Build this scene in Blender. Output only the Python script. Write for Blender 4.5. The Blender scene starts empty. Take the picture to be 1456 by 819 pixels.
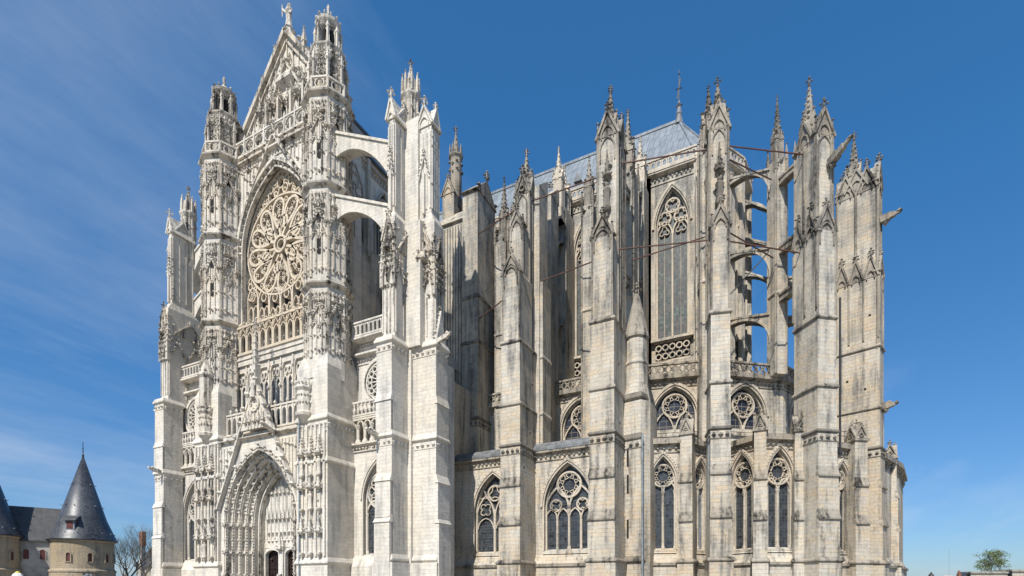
import bpy, math, random
from mathutils import Vector, Matrix
R = math.radians
PI = math.pi
sc = bpy.context.scene
col = sc.collection
rnd = random.Random(7)

# ------------------------------------------------------------ node helpers
def newmat(name):
    m = bpy.data.materials.new(name); m.use_nodes = True
    nt = m.node_tree
    for n in list(nt.nodes): nt.nodes.remove(n)
    out = nt.nodes.new('ShaderNodeOutputMaterial')
    b = nt.nodes.new('ShaderNodeBsdfPrincipled')
    nt.links.new(b.outputs[0], out.inputs[0])
    return m, nt, b
def nd(nt, typ, **kw):
    n = nt.nodes.new(typ)
    for k, v in kw.items(): setattr(n, k, v)
    return n
def mixc(nt, fac, a, b, mode='MIX'):
    n = nt.nodes.new('ShaderNodeMix'); n.data_type = 'RGBA'; n.blend_type = mode
    for sock, v in ((n.inputs[0], fac), (n.inputs[6], a), (n.inputs[7], b)):
        if isinstance(v, (int, float)): sock.default_value = v
        elif isinstance(v, tuple): sock.default_value = v if len(v) == 4 else v + (1,)
        else: nt.links.new(v, sock)
    return n.outputs[2]
def mth(nt, op, a, b=None, clamp=False):
    n = nt.nodes.new('ShaderNodeMath'); n.operation = op; n.use_clamp = clamp
    for i, v in enumerate((a, b)):
        if v is None: continue
        if isinstance(v, (int, float)): n.inputs[i].default_value = v
        else: nt.links.new(v, n.inputs[i])
    return n.outputs[0]
def ramp(nt, v, p0, p1, c0=0.0, c1=1.0):
    n = nt.nodes.new('ShaderNodeMapRange'); n.clamp = True
    nt.links.new(v, n.inputs[0])
    n.inputs[1].default_value = p0; n.inputs[2].default_value = p1
    n.inputs[3].default_value = c0; n.inputs[4].default_value = c1
    return n.outputs[0]
def wallvec(nt):
    """(distance along the wall, height, 0) for any upright face"""
    g = nt.nodes.new('ShaderNodeNewGeometry')
    cr = nd(nt, 'ShaderNodeVectorMath', operation='CROSS_PRODUCT'); cr.inputs[0].default_value = (0, 0, 1)
    nt.links.new(g.outputs['True Normal'], cr.inputs[1])
    no = nd(nt, 'ShaderNodeVectorMath', operation='NORMALIZE'); nt.links.new(cr.outputs[0], no.inputs[0])
    dt = nd(nt, 'ShaderNodeVectorMath', operation='DOT_PRODUCT')
    nt.links.new(g.outputs['Position'], dt.inputs[0]); nt.links.new(no.outputs[0], dt.inputs[1])
    sx = nt.nodes.new('ShaderNodeSeparateXYZ'); nt.links.new(g.outputs['Position'], sx.inputs[0])
    cb = nt.nodes.new('ShaderNodeCombineXYZ')
    nt.links.new(dt.outputs['Value'], cb.inputs[0]); nt.links.new(sx.outputs[2], cb.inputs[1])
    return g.outputs['Position'], cb.outputs[0], sx.outputs[2]
def noise(nt, vec, scale, detail=4, rough=.55, stretch=None):
    if stretch:
        mp = nt.nodes.new('ShaderNodeMapping'); mp.inputs['Scale'].default_value = stretch[:3]; mp.inputs['Rotation'].default_value = (0, 0, stretch[3] if len(stretch) > 3 else 0)
        nt.links.new(vec, mp.inputs[0]); vec = mp.outputs[0]
    n = nt.nodes.new('ShaderNodeTexNoise'); n.inputs['Scale'].default_value = scale
    n.inputs['Detail'].default_value = detail; n.inputs['Roughness'].default_value = rough
    nt.links.new(vec, n.inputs['Vector'])
    return n.outputs[0]
def stone(name, base, warm, grey, dark, warm_amt=.5, grey_amt=.5, dark_amt=.5, bw=.8, bh=.36, mortar=.5, bvar=.5, zgrey=None, dkcol=None):
    m, nt, b = newmat(name)
    pos, wv, z = wallvec(nt)
    br = nt.nodes.new('ShaderNodeTexBrick')
    br.inputs['Scale'].default_value = 1; br.inputs['Brick Width'].default_value = bw
    br.inputs['Row Height'].default_value = bh; br.inputs['Mortar Size'].default_value = .02
    br.inputs['Mortar Smooth'].default_value = .3; br.squash = .62; br.squash_frequency = 3; br.offset = .37
    br.inputs['Color1'].default_value = (0, 0, 0, 1); br.inputs['Color2'].default_value = (1, 1, 1, 1)
    br.inputs['Mortar'].default_value = (.5, .5, .5, 1); br.inputs['Bias'].default_value = 0
    wob = nd(nt, 'ShaderNodeVectorMath', operation='ADD'); nt.links.new(wv, wob.inputs[0])
    ns_ = nt.nodes.new('ShaderNodeTexNoise'); ns_.inputs['Scale'].default_value = .7; nt.links.new(pos, ns_.inputs['Vector'])
    sc_ = nd(nt, 'ShaderNodeVectorMath', operation='SCALE'); sc_.inputs['Scale'].default_value = .16; nt.links.new(ns_.outputs[1], sc_.inputs[0])
    nt.links.new(sc_.outputs[0], wob.inputs[1]); nt.links.new(wob.outputs[0], br.inputs['Vector'])
    big = noise(nt, pos, .13, 5, .6)
    mid = noise(nt, pos, .55, 6, .65)
    fine = noise(nt, pos, 2.6, 6, .72)
    streak = noise(nt, pos, 1.0, 4, .6, (1.3, 1.3, .12))
    c = base
    # individual blocks: some warmer
    blk = mth(nt, 'MULTIPLY', ramp(nt, br.outputs['Color'], .35, 1.0), bvar)
    w = mth(nt, 'MULTIPLY', ramp(nt, big, .42, .62), warm_amt)
    w = mth(nt, 'ADD', w, mth(nt, 'MULTIPLY', blk, warm_amt), True)
    c = mixc(nt, w, base, warm)
    gsum = mth(nt, 'ADD', mth(nt, 'MULTIPLY', mid, .5), mth(nt, 'MULTIPLY', streak, .5))
    if zgrey:
        gsum = mth(nt, 'ADD', gsum, ramp(nt, z, zgrey[0], zgrey[1], -.03, zgrey[2]))
    g = mth(nt, 'MULTIPLY', ramp(nt, gsum, .47, .62), grey_amt)
    c = mixc(nt, g, c, grey)
    d = mth(nt, 'MULTIPLY', ramp(nt, mth(nt, 'ADD', mth(nt, 'MULTIPLY', streak, .6), mth(nt, 'MULTIPLY', fine, .4)), *(dkcol or (.53, .68))), dark_amt)
    c = mixc(nt, d, c, dark)
    val = ramp(nt, fine, .3, .7, .82, 1.10)
    c = mixc(nt, 1.0, c, mixc(nt, 0.0, val, val), 'MULTIPLY')
    bl2 = ramp(nt, br.outputs['Color'], 0, 1, 1 - .16 * bvar, 1.07)
    c = mixc(nt, 1.0, c, mixc(nt, 0.0, bl2, bl2), 'MULTIPLY')
    mf = mth(nt, 'MULTIPLY', br.outputs['Fac'], mortar)
    c = mixc(nt, mf, c, dark)
    nt.links.new(c, b.inputs['Base Color'])
    b.inputs['Roughness'].default_value = .92
    b.inputs['Specular IOR Level'].default_value = .15
    bmp = nt.nodes.new('ShaderNodeBump'); bmp.inputs['Strength'].default_value = .55; bmp.inputs['Distance'].default_value = .12
    hsum = mth(nt, 'SUBTRACT', mth(nt, 'ADD', fine, mth(nt, 'MULTIPLY', br.outputs['Color'], .12)), mth(nt, 'MULTIPLY', br.outputs['Fac'], .25))
    nt.links.new(hsum, bmp.inputs['Height']); nt.links.new(bmp.outputs[0], b.inputs['Normal'])
    return m
def plain(name, colr, rough=.6, metal=0, var=.25, scale=2.0, spec=.3, bump=0):
    m, nt, b = newmat(name)
    tc = nt.nodes.new('ShaderNodeNewGeometry')
    n = noise(nt, tc.outputs['Position'], scale, 4)
    lo = tuple(x * (1 - var) for x in colr); hi = tuple(min(1, x * (1 + var)) for x in colr)
    nt.links.new(mixc(nt, ramp(nt, n, .35, .65), lo, hi), b.inputs['Base Color'])
    b.inputs['Roughness'].default_value = rough; b.inputs['Metallic'].default_value = metal
    b.inputs['Specular IOR Level'].default_value = spec
    if bump:
        bm_ = nt.nodes.new('ShaderNodeBump'); bm_.inputs['Strength'].default_value = bump; bm_.inputs['Distance'].default_value = .05
        nt.links.new(n, bm_.inputs['Height']); nt.links.new(bm_.outputs[0], b.inputs['Normal'])
    return m
def leaded(name, c1, c2, c3, lead, w=.28, h=.34, rough=.35):
    m, nt, b = newmat(name)
    pos, wv, z = wallvec(nt)
    br = nt.nodes.new('ShaderNodeTexBrick'); br.offset = 0
    br.inputs['Scale'].default_value = 1; br.inputs['Brick Width'].default_value = w; br.inputs['Row Height'].default_value = h
    br.inputs['Mortar Size'].default_value = .03; br.inputs['Mortar Smooth'].default_value = .5
    br.inputs['Color1'].default_value = (0, 0, 0, 1); br.inputs['Color2'].default_value = (1, 1, 1, 1); br.inputs['Mortar'].default_value = (.5, .5, .5, 1)
    nt.links.new(wv, br.inputs['Vector'])
    n = noise(nt, pos, 1.1, 5, .7)
    c = mixc(nt, mth(nt, 'POWER', br.outputs['Color'], 2.2), c1, c2)
    c = mixc(nt, ramp(nt, n, .4, .65), c, c3)
    # iron saddle bars, wider grid
    b2 = nt.nodes.new('ShaderNodeTexBrick'); b2.offset = 0
    b2.inputs['Scale'].default_value = 1; b2.inputs['Brick Width'].default_value = 50; b2.inputs['Row Height'].default_value = 1.05
    b2.inputs['Mortar Size'].default_value = .035
    nt.links.new(wv, b2.inputs['Vector'])
    f = mth(nt, 'MAXIMUM', br.outputs['Fac'], b2.outputs['Fac'])
    c = mixc(nt, mth(nt, 'MULTIPLY', f, .75), c, lead)
    nt.links.new(c, b.inputs['Base Color']); b.inputs['Roughness'].default_value = rough
    b.inputs['Specular IOR Level'].default_value = .35
    bmp = nt.nodes.new('ShaderNodeBump'); bmp.inputs['Strength'].default_value = .6; bmp.inputs['Distance'].default_value = .05
    nt.links.new(mth(nt, 'ADD', br.outputs['Color'], f), bmp.inputs['Height']); nt.links.new(bmp.outputs[0], b.inputs['Normal'])
    return m
def sheets(name, c1, c2, joint, w, h, rough=.45, metal=0., spec=.4, streaky=.5):
    """lead / slate roof: courses of sheets with joints"""
    m, nt, b = newmat(name)
    pos, wv, z = wallvec(nt)
    br = nt.nodes.new('ShaderNodeTexBrick')
    br.inputs['Scale'].default_value = 1; br.inputs['Brick Width'].default_value = w; br.inputs['Row Height'].default_value = h
    br.inputs['Mortar Size'].default_value = min(.04, h * .12); br.inputs['Color1'].default_value = (0, 0, 0, 1)
    br.inputs['Color2'].default_value = (1, 1, 1, 1); br.inputs['Mortar'].default_value = (.5, .5, .5, 1)
    nt.links.new(wv, br.inputs['Vector'])
    n = noise(nt, pos, .35, 7, .72); s = noise(nt, pos, 1.2, 4, .6, (1, 1, .15))
    f = mth(nt, 'ADD', mth(nt, 'MULTIPLY', br.outputs['Color'], .4), mth(nt, 'MULTIPLY', ramp(nt, mth(nt, 'ADD', mth(nt, 'MULTIPLY', n, 1 - streaky), mth(nt, 'MULTIPLY', s, streaky)), .38, .62), .6))
    c = mixc(nt, f, c1, c2)
    c = mixc(nt, mth(nt, 'MULTIPLY', br.outputs['Fac'], .7), c, joint)
    nt.links.new(c, b.inputs['Base Color']); b.inputs['Roughness'].default_value = rough; b.inputs['Metallic'].default_value = metal
    b.inputs['Specular IOR Level'].default_value = spec
    bmp = nt.nodes.new('ShaderNodeBump'); bmp.inputs['Strength'].default_value = .4; bmp.inputs['Distance'].default_value = .05
    nt.links.new(mth(nt, 'ADD', n, mth(nt, 'MULTIPLY', br.outputs['Color'], .4)), bmp.inputs['Height']); nt.links.new(bmp.outputs[0], b.inputs['Normal'])
    return m

# ------------------------------------------------------------ mesh builder
class Fr:
    """wall frame: u along the wall, w outwards, z up; a = degrees the outward normal turns from south to east"""
    def __init__(s, x, y, a=0.0):
        s.o = (x, y); s.a = a; t = R(a)
        s.u = (math.cos(t), math.sin(t)); s.n = (math.sin(t), -math.cos(t))
    def p(s, u, w, z):
        return (s.o[0] + u * s.u[0] + w * s.n[0], s.o[1] + u * s.u[1] + w * s.n[1], z)
    def sub(s, u, w, a=0):
        q = s.p(u, w, 0); return Fr(q[0], q[1], s.a + a)
W0 = Fr(0, 0, 0)
W0.n = (0, 1)   # plain world axes: u = x, w = y
class MB:
    def __init__(s, fr=None): s.v = []; s.f = []; s.fr = fr or W0; s.smooth = False
    def at(s, fr): s.fr = fr; return s
    def V(s, pts):
        i = len(s.v); s.v += [s.fr.p(*q) for q in pts]; return i
    def face(s, pts):
        i = s.V(pts); s.f.append(tuple(range(i, i + len(pts))))
    def hexa(s, b, t):
        """b, t: 4 bottom and 4 top points"""
        i = s.V(list(b) + list(t))
        s.f += [(i+3, i+2, i+1, i), (i+4, i+5, i+6, i+7)] + [(i+k, i+(k+1) % 4, i+4+(k+1) % 4, i+4+k) for k in range(4)]
    def box(s, u0, u1, w0, w1, z0, z1):
        s.hexa([(u0, w0, z0), (u1, w0, z0), (u1, w1, z0), (u0, w1, z0)], [(u0, w0, z1), (u1, w0, z1), (u1, w1, z1), (u0, w1, z1)])
    def taper(s, a, z0, b, z1):
        """a, b = (u0,u1,w0,w1) at z0 and z1"""
        s.hexa([(a[0], a[2], z0), (a[1], a[2], z0), (a[1], a[3], z0), (a[0], a[3], z0)], [(b[0], b[2], z1), (b[1], b[2], z1), (b[1], b[3], z1), (b[0], b[3], z1)])
    def prism(s, poly, w0, w1):
        """poly in (u,z), extruded along w"""
        n = len(poly)
        i = s.V([(u, w0, z) for u, z in poly] + [(u, w1, z) for u, z in poly])
        s.f.append(tuple(range(i, i+n))); s.f.append(tuple(range(i+2*n-1, i+n-1, -1)))
        s.f += [(i+k, i+(k+1) % n, i+n+(k+1) % n, i+n+k) for k in range(n)]
    def prismu(s, poly, u0, u1):
        """poly in (w,z), extruded along u"""
        n = len(poly)
        i = s.V([(u0, w, z) for w, z in poly] + [(u1, w, z) for w, z in poly])
        s.f.append(tuple(range(i, i+n))); s.f.append(tuple(range(i+2*n-1, i+n-1, -1)))
        s.f += [(i+k, i+(k+1) % n, i+n+(k+1) % n, i+n+k) for k in range(n)]
    def ring(s, cu, cw, prof, n=8, rot=None, sx=1, sy=1):
        """lathe: prof = [(r,z)...]"""
        rot = PI / n if rot is None else rot
        i = s.V([(cu + r * sx * math.cos(rot + 2*PI*k/n), cw + r * sy * math.sin(rot + 2*PI*k/n), z) for r, z in prof for k in range(n)])
        for j in range(len(prof) - 1):
            for k in range(n):
                a = i + j*n; s.f.append((a+k, a+(k+1) % n, a+n+(k+1) % n, a+n+k))
        s.f.append(tuple(i+k for k in range(n-1, -1, -1)))
        s.f.append(tuple(i+(len(prof)-1)*n+k for k in range(n)))
    def bar(s, a, b, t, w0, w1):
        """bar in the (u,z) plane from a to b, width t, depth w0..w1"""
        du, dz = b[0]-a[0], b[1]-a[1]; L = math.hypot(du, dz) or 1e-6
        nu, nz = -dz/L*t/2, du/L*t/2
        s.prism([(a[0]+nu, a[1]+nz), (b[0]+nu, b[1]+nz), (b[0]-nu, b[1]-nz), (a[0]-nu, a[1]-nz)], w0, w1)
    def beam(s, a, b, t, th=None):
        """square beam between two 3D points (in frame)"""
        th = th or t
        A = Vector(s.fr.p(*a)); B = Vector(s.fr.p(*b)); d = (B-A).normalized()
        up = Vector((0, 0, 1)) if abs(d.z) < .95 else Vector((1, 0, 0))
        x = d.cross(up).normalized(); y = x.cross(d).normalized()
        i = len(s.v)
        for P in (A, B):
            for q, r in ((-1, -1), (1, -1), (1, 1), (-1, 1)):
                s.v.append(tuple(P + x*q*t/2 + y*r*th/2))
        s.f += [(i+3, i+2, i+1, i), (i+4, i+5, i+6, i+7)] + [(i+k, i+(k+1) % 4, i+4+(k+1) % 4, i+4+k) for k in range(4)]
    def path(s, pts, t, w0, w1, closed=False):
        """moulded band following pts in (u,z)"""
        n = len(pts); out = []; inn = []
        for k in range(n):
            if closed: a, b = pts[k-1], pts[(k+1) % n]
            else: a, b = pts[max(0, k-1)], pts[min(n-1, k+1)]
            du, dz = b[0]-a[0], b[1]-a[1]; L = math.hypot(du, dz) or 1e-6
            nu, nz = -dz/L*t/2, du/L*t/2
            out.append((pts[k][0]+nu, pts[k][1]+nz)); inn.append((pts[k][0]-nu, pts[k][1]-nz))
        m = n if closed else n-1
        i = s.V([(u, w1, z) for u, z in out] + [(u, w1, z) for u, z in inn] + [(u, w0, z) for u, z in out] + [(u, w0, z) for u, z in inn])
        for k in range(m):
            q = (k+1) % n
            s.f += [(i+k, i+q, i+n+q, i+n+k), (i+k, i+q, i+2*n+q, i+2*n+k), (i+n+k, i+n+q, i+3*n+q, i+3*n+k)]
        if not closed:
            for k in (0, n-1): s.f.append((i+k, i+n+k, i+3*n+k, i+2*n+k))
    def circ(s, cu, cz, r, t, w0, w1, n=20, sz=1.0):
        s.path([(cu + r*math.cos(2*PI*k/n), cz + sz*r*math.sin(2*PI*k/n)) for k in range(n)], t, w0, w1, True)
    def foil(s, cu, cz, r, nf, t, w0, w1, rot=0.0):
        """cusped circle: nf lobes"""
        pts = []
        m = 6
        for k in range(nf):
            a = rot + 2*PI*k/nf
            lc = r*.60; lr = r*.40 if nf > 5 else r*.46
            for j in range(m):
                b = a + (-1 + 2*j/(m-1)) * PI*.62
                pts.append((cu + lc*math.cos(a) + lr*math.cos(b), cz + lc*math.sin(a) + lr*math.sin(b)))
        s.path(pts, t, w0, w1, True)
    def lump(s, u, w, z, r, sq=1.0):
        """carved foliage knob"""
        i = len(s.v); c = s.fr.p(u, w, z)
        a = rnd.random()*6.28; ca, sa = math.cos(a), math.sin(a)
        for q in ((1, 0, 0), (-1, 0, 0), (0, 1, 0), (0, -1, 0), (0, 0, 1), (0, 0, -1)):
            k = r * (.75 + .5*rnd.random())
            x, y, zz = q[0]*k, q[1]*k, q[2]*k*sq
            s.v.append((c[0] + x*ca - y*sa, c[1] + x*sa + y*ca, c[2] + zz))
        s.f += [(i+a_, i+b_, i+c_) for a_, b_, c_ in ((0, 2, 4), (2, 1, 4), (1, 3, 4), (3, 0, 4), (2, 0, 5), (1, 2, 5), (3, 1, 5), (0, 3, 5))]
    def fleuron(s, u, w, z, r):
        s.ring(u, w, [(r*.25, z-r*1.2), (r*.22, z+r*.9), (r*.1, z+r*1.5)], 4)
        s.lump(u, w, z+r*1.5, r*.45)
        for k in range(4):
            a = k*PI/2 + .4
            s.lump(u+math.cos(a)*r*.75, w+math.sin(a)*r*.75, z+r*.35, r*.45, .8)
    def statue(s, u, w, z, h):
        r = h*.14
        s.ring(u, w, [(r*1.25, z), (r*1.1, z+h*.08), (r*.85, z+h*.35), (r*.9, z+h*.55), (r*1.15, z+h*.72), (r*.95, z+h*.81), (r*.4, z+h*.845), (r*.45, z+h*.87), (r*.62, z+h*.92), (r*.5, z+h*.98), (r*.1, z+h)], 7, sy=.8)
    def build(s, name, mat, parent=None, smooth=False):
        me = bpy.data.meshes.new(name)
        o0 = ORG
        me.from_pydata([(x-o0[0], y-o0[1], z-o0[2]) for x, y, z in s.v], [], s.f)
        me.materials.append(mat)
        if smooth: me.shade_smooth()
        me.update()
        o = bpy.data.objects.new(name, me); col.objects.link(o)
        if parent is not None: o.parent = parent
        if parent is None: o.location = o0
        return o
ORG = (0, 0, 0)
def empty(name, loc, label, cat, group=None):
    global ORG
    o = bpy.data.objects.new(name, None); col.objects.link(o); o.location = loc; ORG = tuple(loc)
    o['label'] = label; o['category'] = cat
    if group: o['group'] = group
    return o
def tag(o, label=None, cat=None, group=None, kind=None):
    for k, v in (('label', label), ('category', cat), ('group', group), ('kind', kind)):
        if v: o[k] = v
    return o

# ------------------------------------------------------------ gothic vocabulary
def parch(hw, rise, n=9, z=0., cu=0.):
    """points of a pointed arch from left springing over the apex to the right one"""
    Rr = (hw*hw + rise*rise) / (2*hw)
    a1 = math.acos(max(-1, min(1, (Rr-hw)/Rr))) if Rr > hw else PI/2
    if rise >= hw:
        L = [(cu - hw + Rr - Rr*math.cos(a1*k/n), z + Rr*math.sin(a1*k/n)) for k in range(n+1)]
    else:
        L = [(cu - hw*math.cos(PI/2*k/n), z + rise*math.sin(PI/2*k/n)) for k in range(n+1)]
    return L + [(2*cu-u, zz) for u, zz in reversed(L[:-1])]
def archwall(m, u0, u1, z0, z1, cu, zs, zp, hw, rise, w, d, back=None):
    """wall face at w with a pointed opening (sill zs, springing zp), reveal depth d"""
    pts = parch(hw, rise, 9, zp, cu)
    if u0 < cu-hw: m.face([(u0, w, z0), (cu-hw, w, z0), (cu-hw, w, zp), (u0, w, zp)])
    if u1 > cu+hw: m.face([(cu+hw, w, z0), (u1, w, z0), (u1, w, zp), (cu+hw, w, zp)])
    if zs > z0: m.face([(cu-hw, w, z0), (cu+hw, w, z0), (cu+hw, w, zs), (cu-hw, w, zs)])
    n = len(pts)
    m.face([(u0, w, zp), (cu-hw, w, zp), (cu-hw, w, z1), (u0, w, z1)])
    m.face([(cu+hw, w, zp), (u1, w, zp), (u1, w, z1), (cu+hw, w, z1)])
    for k in range(n-1):
        a, b = pts[k], pts[k+1]
        m.face([(a[0], w, a[1]), (b[0], w, b[1]), (b[0], w, z1), (a[0], w, z1)])
        m.face([(a[0], w, a[1]), (b[0], w, b[1]), (b[0], w-d, b[1]), (a[0], w-d, a[1])])
    m.face([(cu-hw, w, zs), (cu-hw, w, zp), (cu-hw, w-d, zp), (cu-hw, w-d, zs)])
    m.face([(cu+hw, w, zs), (cu+hw, w, zp), (cu+hw, w-d, zp), (cu+hw, w-d, zs)])
    m.face([(cu-hw, w+.12, zs-.35), (cu+hw, w+.12, zs-.35), (cu+hw, w-d, zs+.25), (cu-hw, w-d, zs+.25)])
def archband(m, cu, zp, hw, rise, t, w0, w1, foot=0.0, n=9):
    pts = parch(hw, rise, n, zp, cu)
    if foot: pts = [(pts[0][0], zp-foot)] + pts + [(pts[-1][0], zp-foot)]
    m.path(pts, t, w0, w1)
def course(m, u0, u1, w0, w1, z, p=.16, h=.28, slope=.3, carved=False):
    """projecting string course round a rectangular pier whose faces are u0..u1, w0..w1"""
    e = (u0-p, u1+p, w0-p, w1+p); b = (u0-.004, u1+.004, w0-.004, w1+.004)
    m.taper(b, z-h, e, z-h*.45)
    m.taper(e, z-h*.45, e, z)
    m.taper(e, z, b, z+slope)
    if carved:
        hh = .75
        m.box(u0-.05, u1+.05, w0-.05, w1+.05, z-h-hh, z-h-hh+.1)
        for (a0, a1, fix, ax) in ((u0, u1, w1, 0), (w0, w1, u1, 1), (w0, w1, u0, 1)):
            L = a1-a0; n = max(2, int(L/.55))
            for k in range(n):
                t = a0 + (k+.5)*L/n
                if ax == 0: m.lump(t, fix+.05, z-h-hh*.5, .24)
                else: m.lump(fix, t, z-h-hh*.5, .24)
def course_obj(fr, mat, parent, *a, **k):
    m = MB(fr); course(m, *a, **k); return m.build('string_course', mat, parent)
def frieze(m, u0, u1, w, z, h=.8, step=.5, p=.2):
    m.box(u0, u1, w-.1, w+p+.12, z, z+.2)
    m.prismu([(w-.1, z-.22), (w+p, z), (w-.1, z)], u0, u1)
    m.box(u0, u1, w-.1, w+.1, z-h-.12, z-h)
    n = max(1, int((u1-u0)/step))
    for k in range(n):
        m.lump(u0+(k+.5)*(u1-u0)/n, w+.1, z-h*.5-.1, step*.36)
def crockets(m, a, b, n, r, w):
    for k in range(n):
        t = (k+.6)/n
        m.lump(a[0]+(b[0]-a[0])*t, w, a[1]+(b[1]-a[1])*t, r)
def gablet(m, u, z, hw, h, w0, w1, cr=.16, t=.16, fin=.35, recess=True, n=None):
    """steep little gable with crocketed rakes and finial"""
    m.prism([(u-hw, z), (u+hw, z), (u, z+h)], w0, w1-.1)
    for sg in (-1, 1):
        m.bar((u+sg*(hw+.08), z), (u, z+h+.12), t, w0-.02, w1+.06)
        k = n or max(3, int(math.hypot(hw, h)/.6))
        crockets(m, (u+sg*(hw+.1), z+.05), (u, z+h), k, cr, (w0+w1)/2 if w1-w0 < .7 else w1-.1)
    if recess:
        archband(m, u, z+h*.08, hw*.55, hw*.8, .1, w1-.1, w1+.03, foot=.3, n=4)
    if fin: m.fleuron(u, w1-.12, z+h+fin, fin)
def spire(m, u, w, z, r, h, n=8, cr=.14, k=6, fin=.25):
    m.ring(u, w, [(r, z), (r*.08, z+h)], n)
    for a in range(4 if n == 4 else 4):
        an = a*PI/2 + PI/4
        for j in range(k):
            t = (j+.4)/k; rr = r*(1-t)+.03
            m.lump(u+rr*math.cos(an)*1.02, w+rr*math.sin(an)*1.02, z+h*t, cr*(1-.45*t))
    m.fleuron(u, w, z+h, fin)
def pinnacle(m, u, w, z, s, hs, hsp, gab=True):
    """square shaft + four gablets + crocketed spire; s = half width"""
    m.box(u-s, u+s, w-s, w+s, z, z+hs)
    m.taper((u-s*1.25, u+s*1.25, w-s*1.25, w+s*1.25), z, (u-s, u+s, w-s, w+s), z+.3)
    if gab:
        for a in range(4):
            fr = m.fr; q = fr.p(u, w, 0)
            m.at(Fr(q[0], q[1], fr.a + 90*a))
            m.prism([(-s*1.1, z+hs), (s*1.1, z+hs), (0, z+hs+s*2.6)], s*.55, s*1.12)
            m.lump(0, s, z+hs+s*2.7, s*.38)
            for sg in (-1, 1): m.lump(sg*s*.62, s*1.1, z+hs+s*1.2, s*.3)
            archband(m, 0, z+hs-s*.9, s*.6, s*.9, s*.16, s-.02, s+.05, foot=hs*.6, n=3)
            m.at(fr)
    m.at(m.fr)
    spire(m, u, w, z+hs+s*.3, s*.9, hsp, 8, cr=max(.1, s*.32), k=max(4, int(hsp/.55)), fin=max(.15, s*.35))
def balustrade(m, u0, u1, w, z0, z1, style='quatre', step=1.1, t=.16, posts=True):
    m.box(u0, u1, w-.16, w+.16, z1-.2, z1)
    m.box(u0, u1, w-.14, w+.14, z0, z0+.18)
    n = max(1, round((u1-u0)/step)); s = (u1-u0)/n; h = z1-z0
    for k in range(n+1):
        if posts: m.box(u0+k*s-.09, u0+k*s+.09, w-.13, w+.13, z0+.18, z1-.2)
        if k == n: break
        c = u0+(k+.5)*s; zc = (z0+z1)/2
        if style == 'quatre':
            r = min(s, h-.3)*.5
            m.circ(c, zc, r*.92, t*.7, w-.09, w+.09, 10)
            m.bar((c-s*.45, z0+.2), (c-r*.6, zc-r*.6), t*.6, w-.08, w+.08)
            m.bar((c+s*.45, z0+.2), (c+r*.6, zc-r*.6), t*.6, w-.08, w+.08)
            m.bar((c-s*.45, z1-.2), (c-r*.6, zc+r*.6), t*.6, w-.08, w+.08)
            m.bar((c+s*.45, z1-.2), (c+r*.6, zc+r*.6), t*.6, w-.08, w+.08)
        elif style == 'cross':
            m.bar((c-s*.48, z0+.2), (c+s*.48, z1-.2), t*.7, w-.08, w+.08)
            m.bar((c+s*.48, z0+.2), (c-s*.48, z1-.2), t*.7, w-.08, w+.08)
            m.circ(c, zc, min(s, h)*.2, t*.6, w-.1, w+.1, 8)
        elif style == 'arcade':
            archband(m, c, z1-.2-s*.75, s*.38, s*.55, t*.7, w-.08, w+.08, foot=h-.4-s*.75, n=4)
            m.prism([(c-s*.5, z1-.2), (c-s*.42, z1-.2-s*.55), (c, z1-.24)], w-.06, w+.06)
            m.prism([(c+s*.5, z1-.2), (c+s*.42, z1-.2-s*.55), (c, z1-.24)], w-.06, w+.06)
        elif style == 'baluster':
            m.ring(c, w, [(.1, z0+.18), (.2, z0+h*.4), (.09, z0+h*.62), (.16, z1-.2)], 6)
def ogee(m, u, z, hw, h, t, w0, w1, cr=.13, fin=.25, nc=4):
    L = []
    for k in range(7):
        q = k/6.; L.append((hw*(1-q)**1.6, z+h*(q**.85)))
    for sg in (-1, 1):
        m.path([(u+sg*a, b) for a, b in L], t, w0, w1)
        for k in range(nc):
            q = (k+.7)/(nc+.3)
            m.lump(u+sg*(hw*(1-q)**1.6+.1), w1, z+h*(q**.85)+.03, cr)
    if fin: m.fleuron(u, w1-.1, z+h+fin*.6, fin)
def canopy(m, u, w, z, r, h):
    """projecting niche canopy: arched bell, small gables, spirelet"""
    m.ring(u, w, [(r*.35, z-r*.6), (r, z), (r*1.05, z+r*.35), (r*.75, z+r*.9), (r*.5, z+r*1.1), (r*.12, z+h)], 6)
    for k in range(5):
        a = -PI*.15 + k*PI*1.3/4
        m.lump(u+r*math.cos(a), w+r*math.sin(a), z+r*.9, r*.3, 1.5)
        m.lump(u+r*math.cos(a+.3), w+r*math.sin(a+.3), z-.05, r*.24)
    for k in range(3): m.lump(u+(-1)**k*r*.3, w+r*.25, z+r*1.3+(h-r*1.3)*k/3.2, r*.22)
def pedestal(m, u, w, z, r):
    m.ring(u, w, [(r*.25, z-r*2), (r*.55, z-r*.9), (r, z-r*.3), (r, z)], 6)
    for k in range(4): m.lump(u+rnd.uniform(-r, r)*.7, w+r*.6, z-r*.7, r*.35)
def rib(m, u, z0, z1, w0, r=.1):
    m.prismu([(w0, z0), (w0+r, z0+.1), (w0+r, z1-.1), (w0, z1)], u-r*.7, u+r*.7)
def colon(m, u, w, z0, z1, r, n=8, cap=True):
    pr = [(r*1.8, z0), (r*1.7, z0+.25), (r, z0+.5), (r, z1-.55), (r*1.8, z1-.12), (r*1.9, z1)] if cap else [(r, z0), (r, z1)]
    m.ring(u, w, pr, n)

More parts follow.
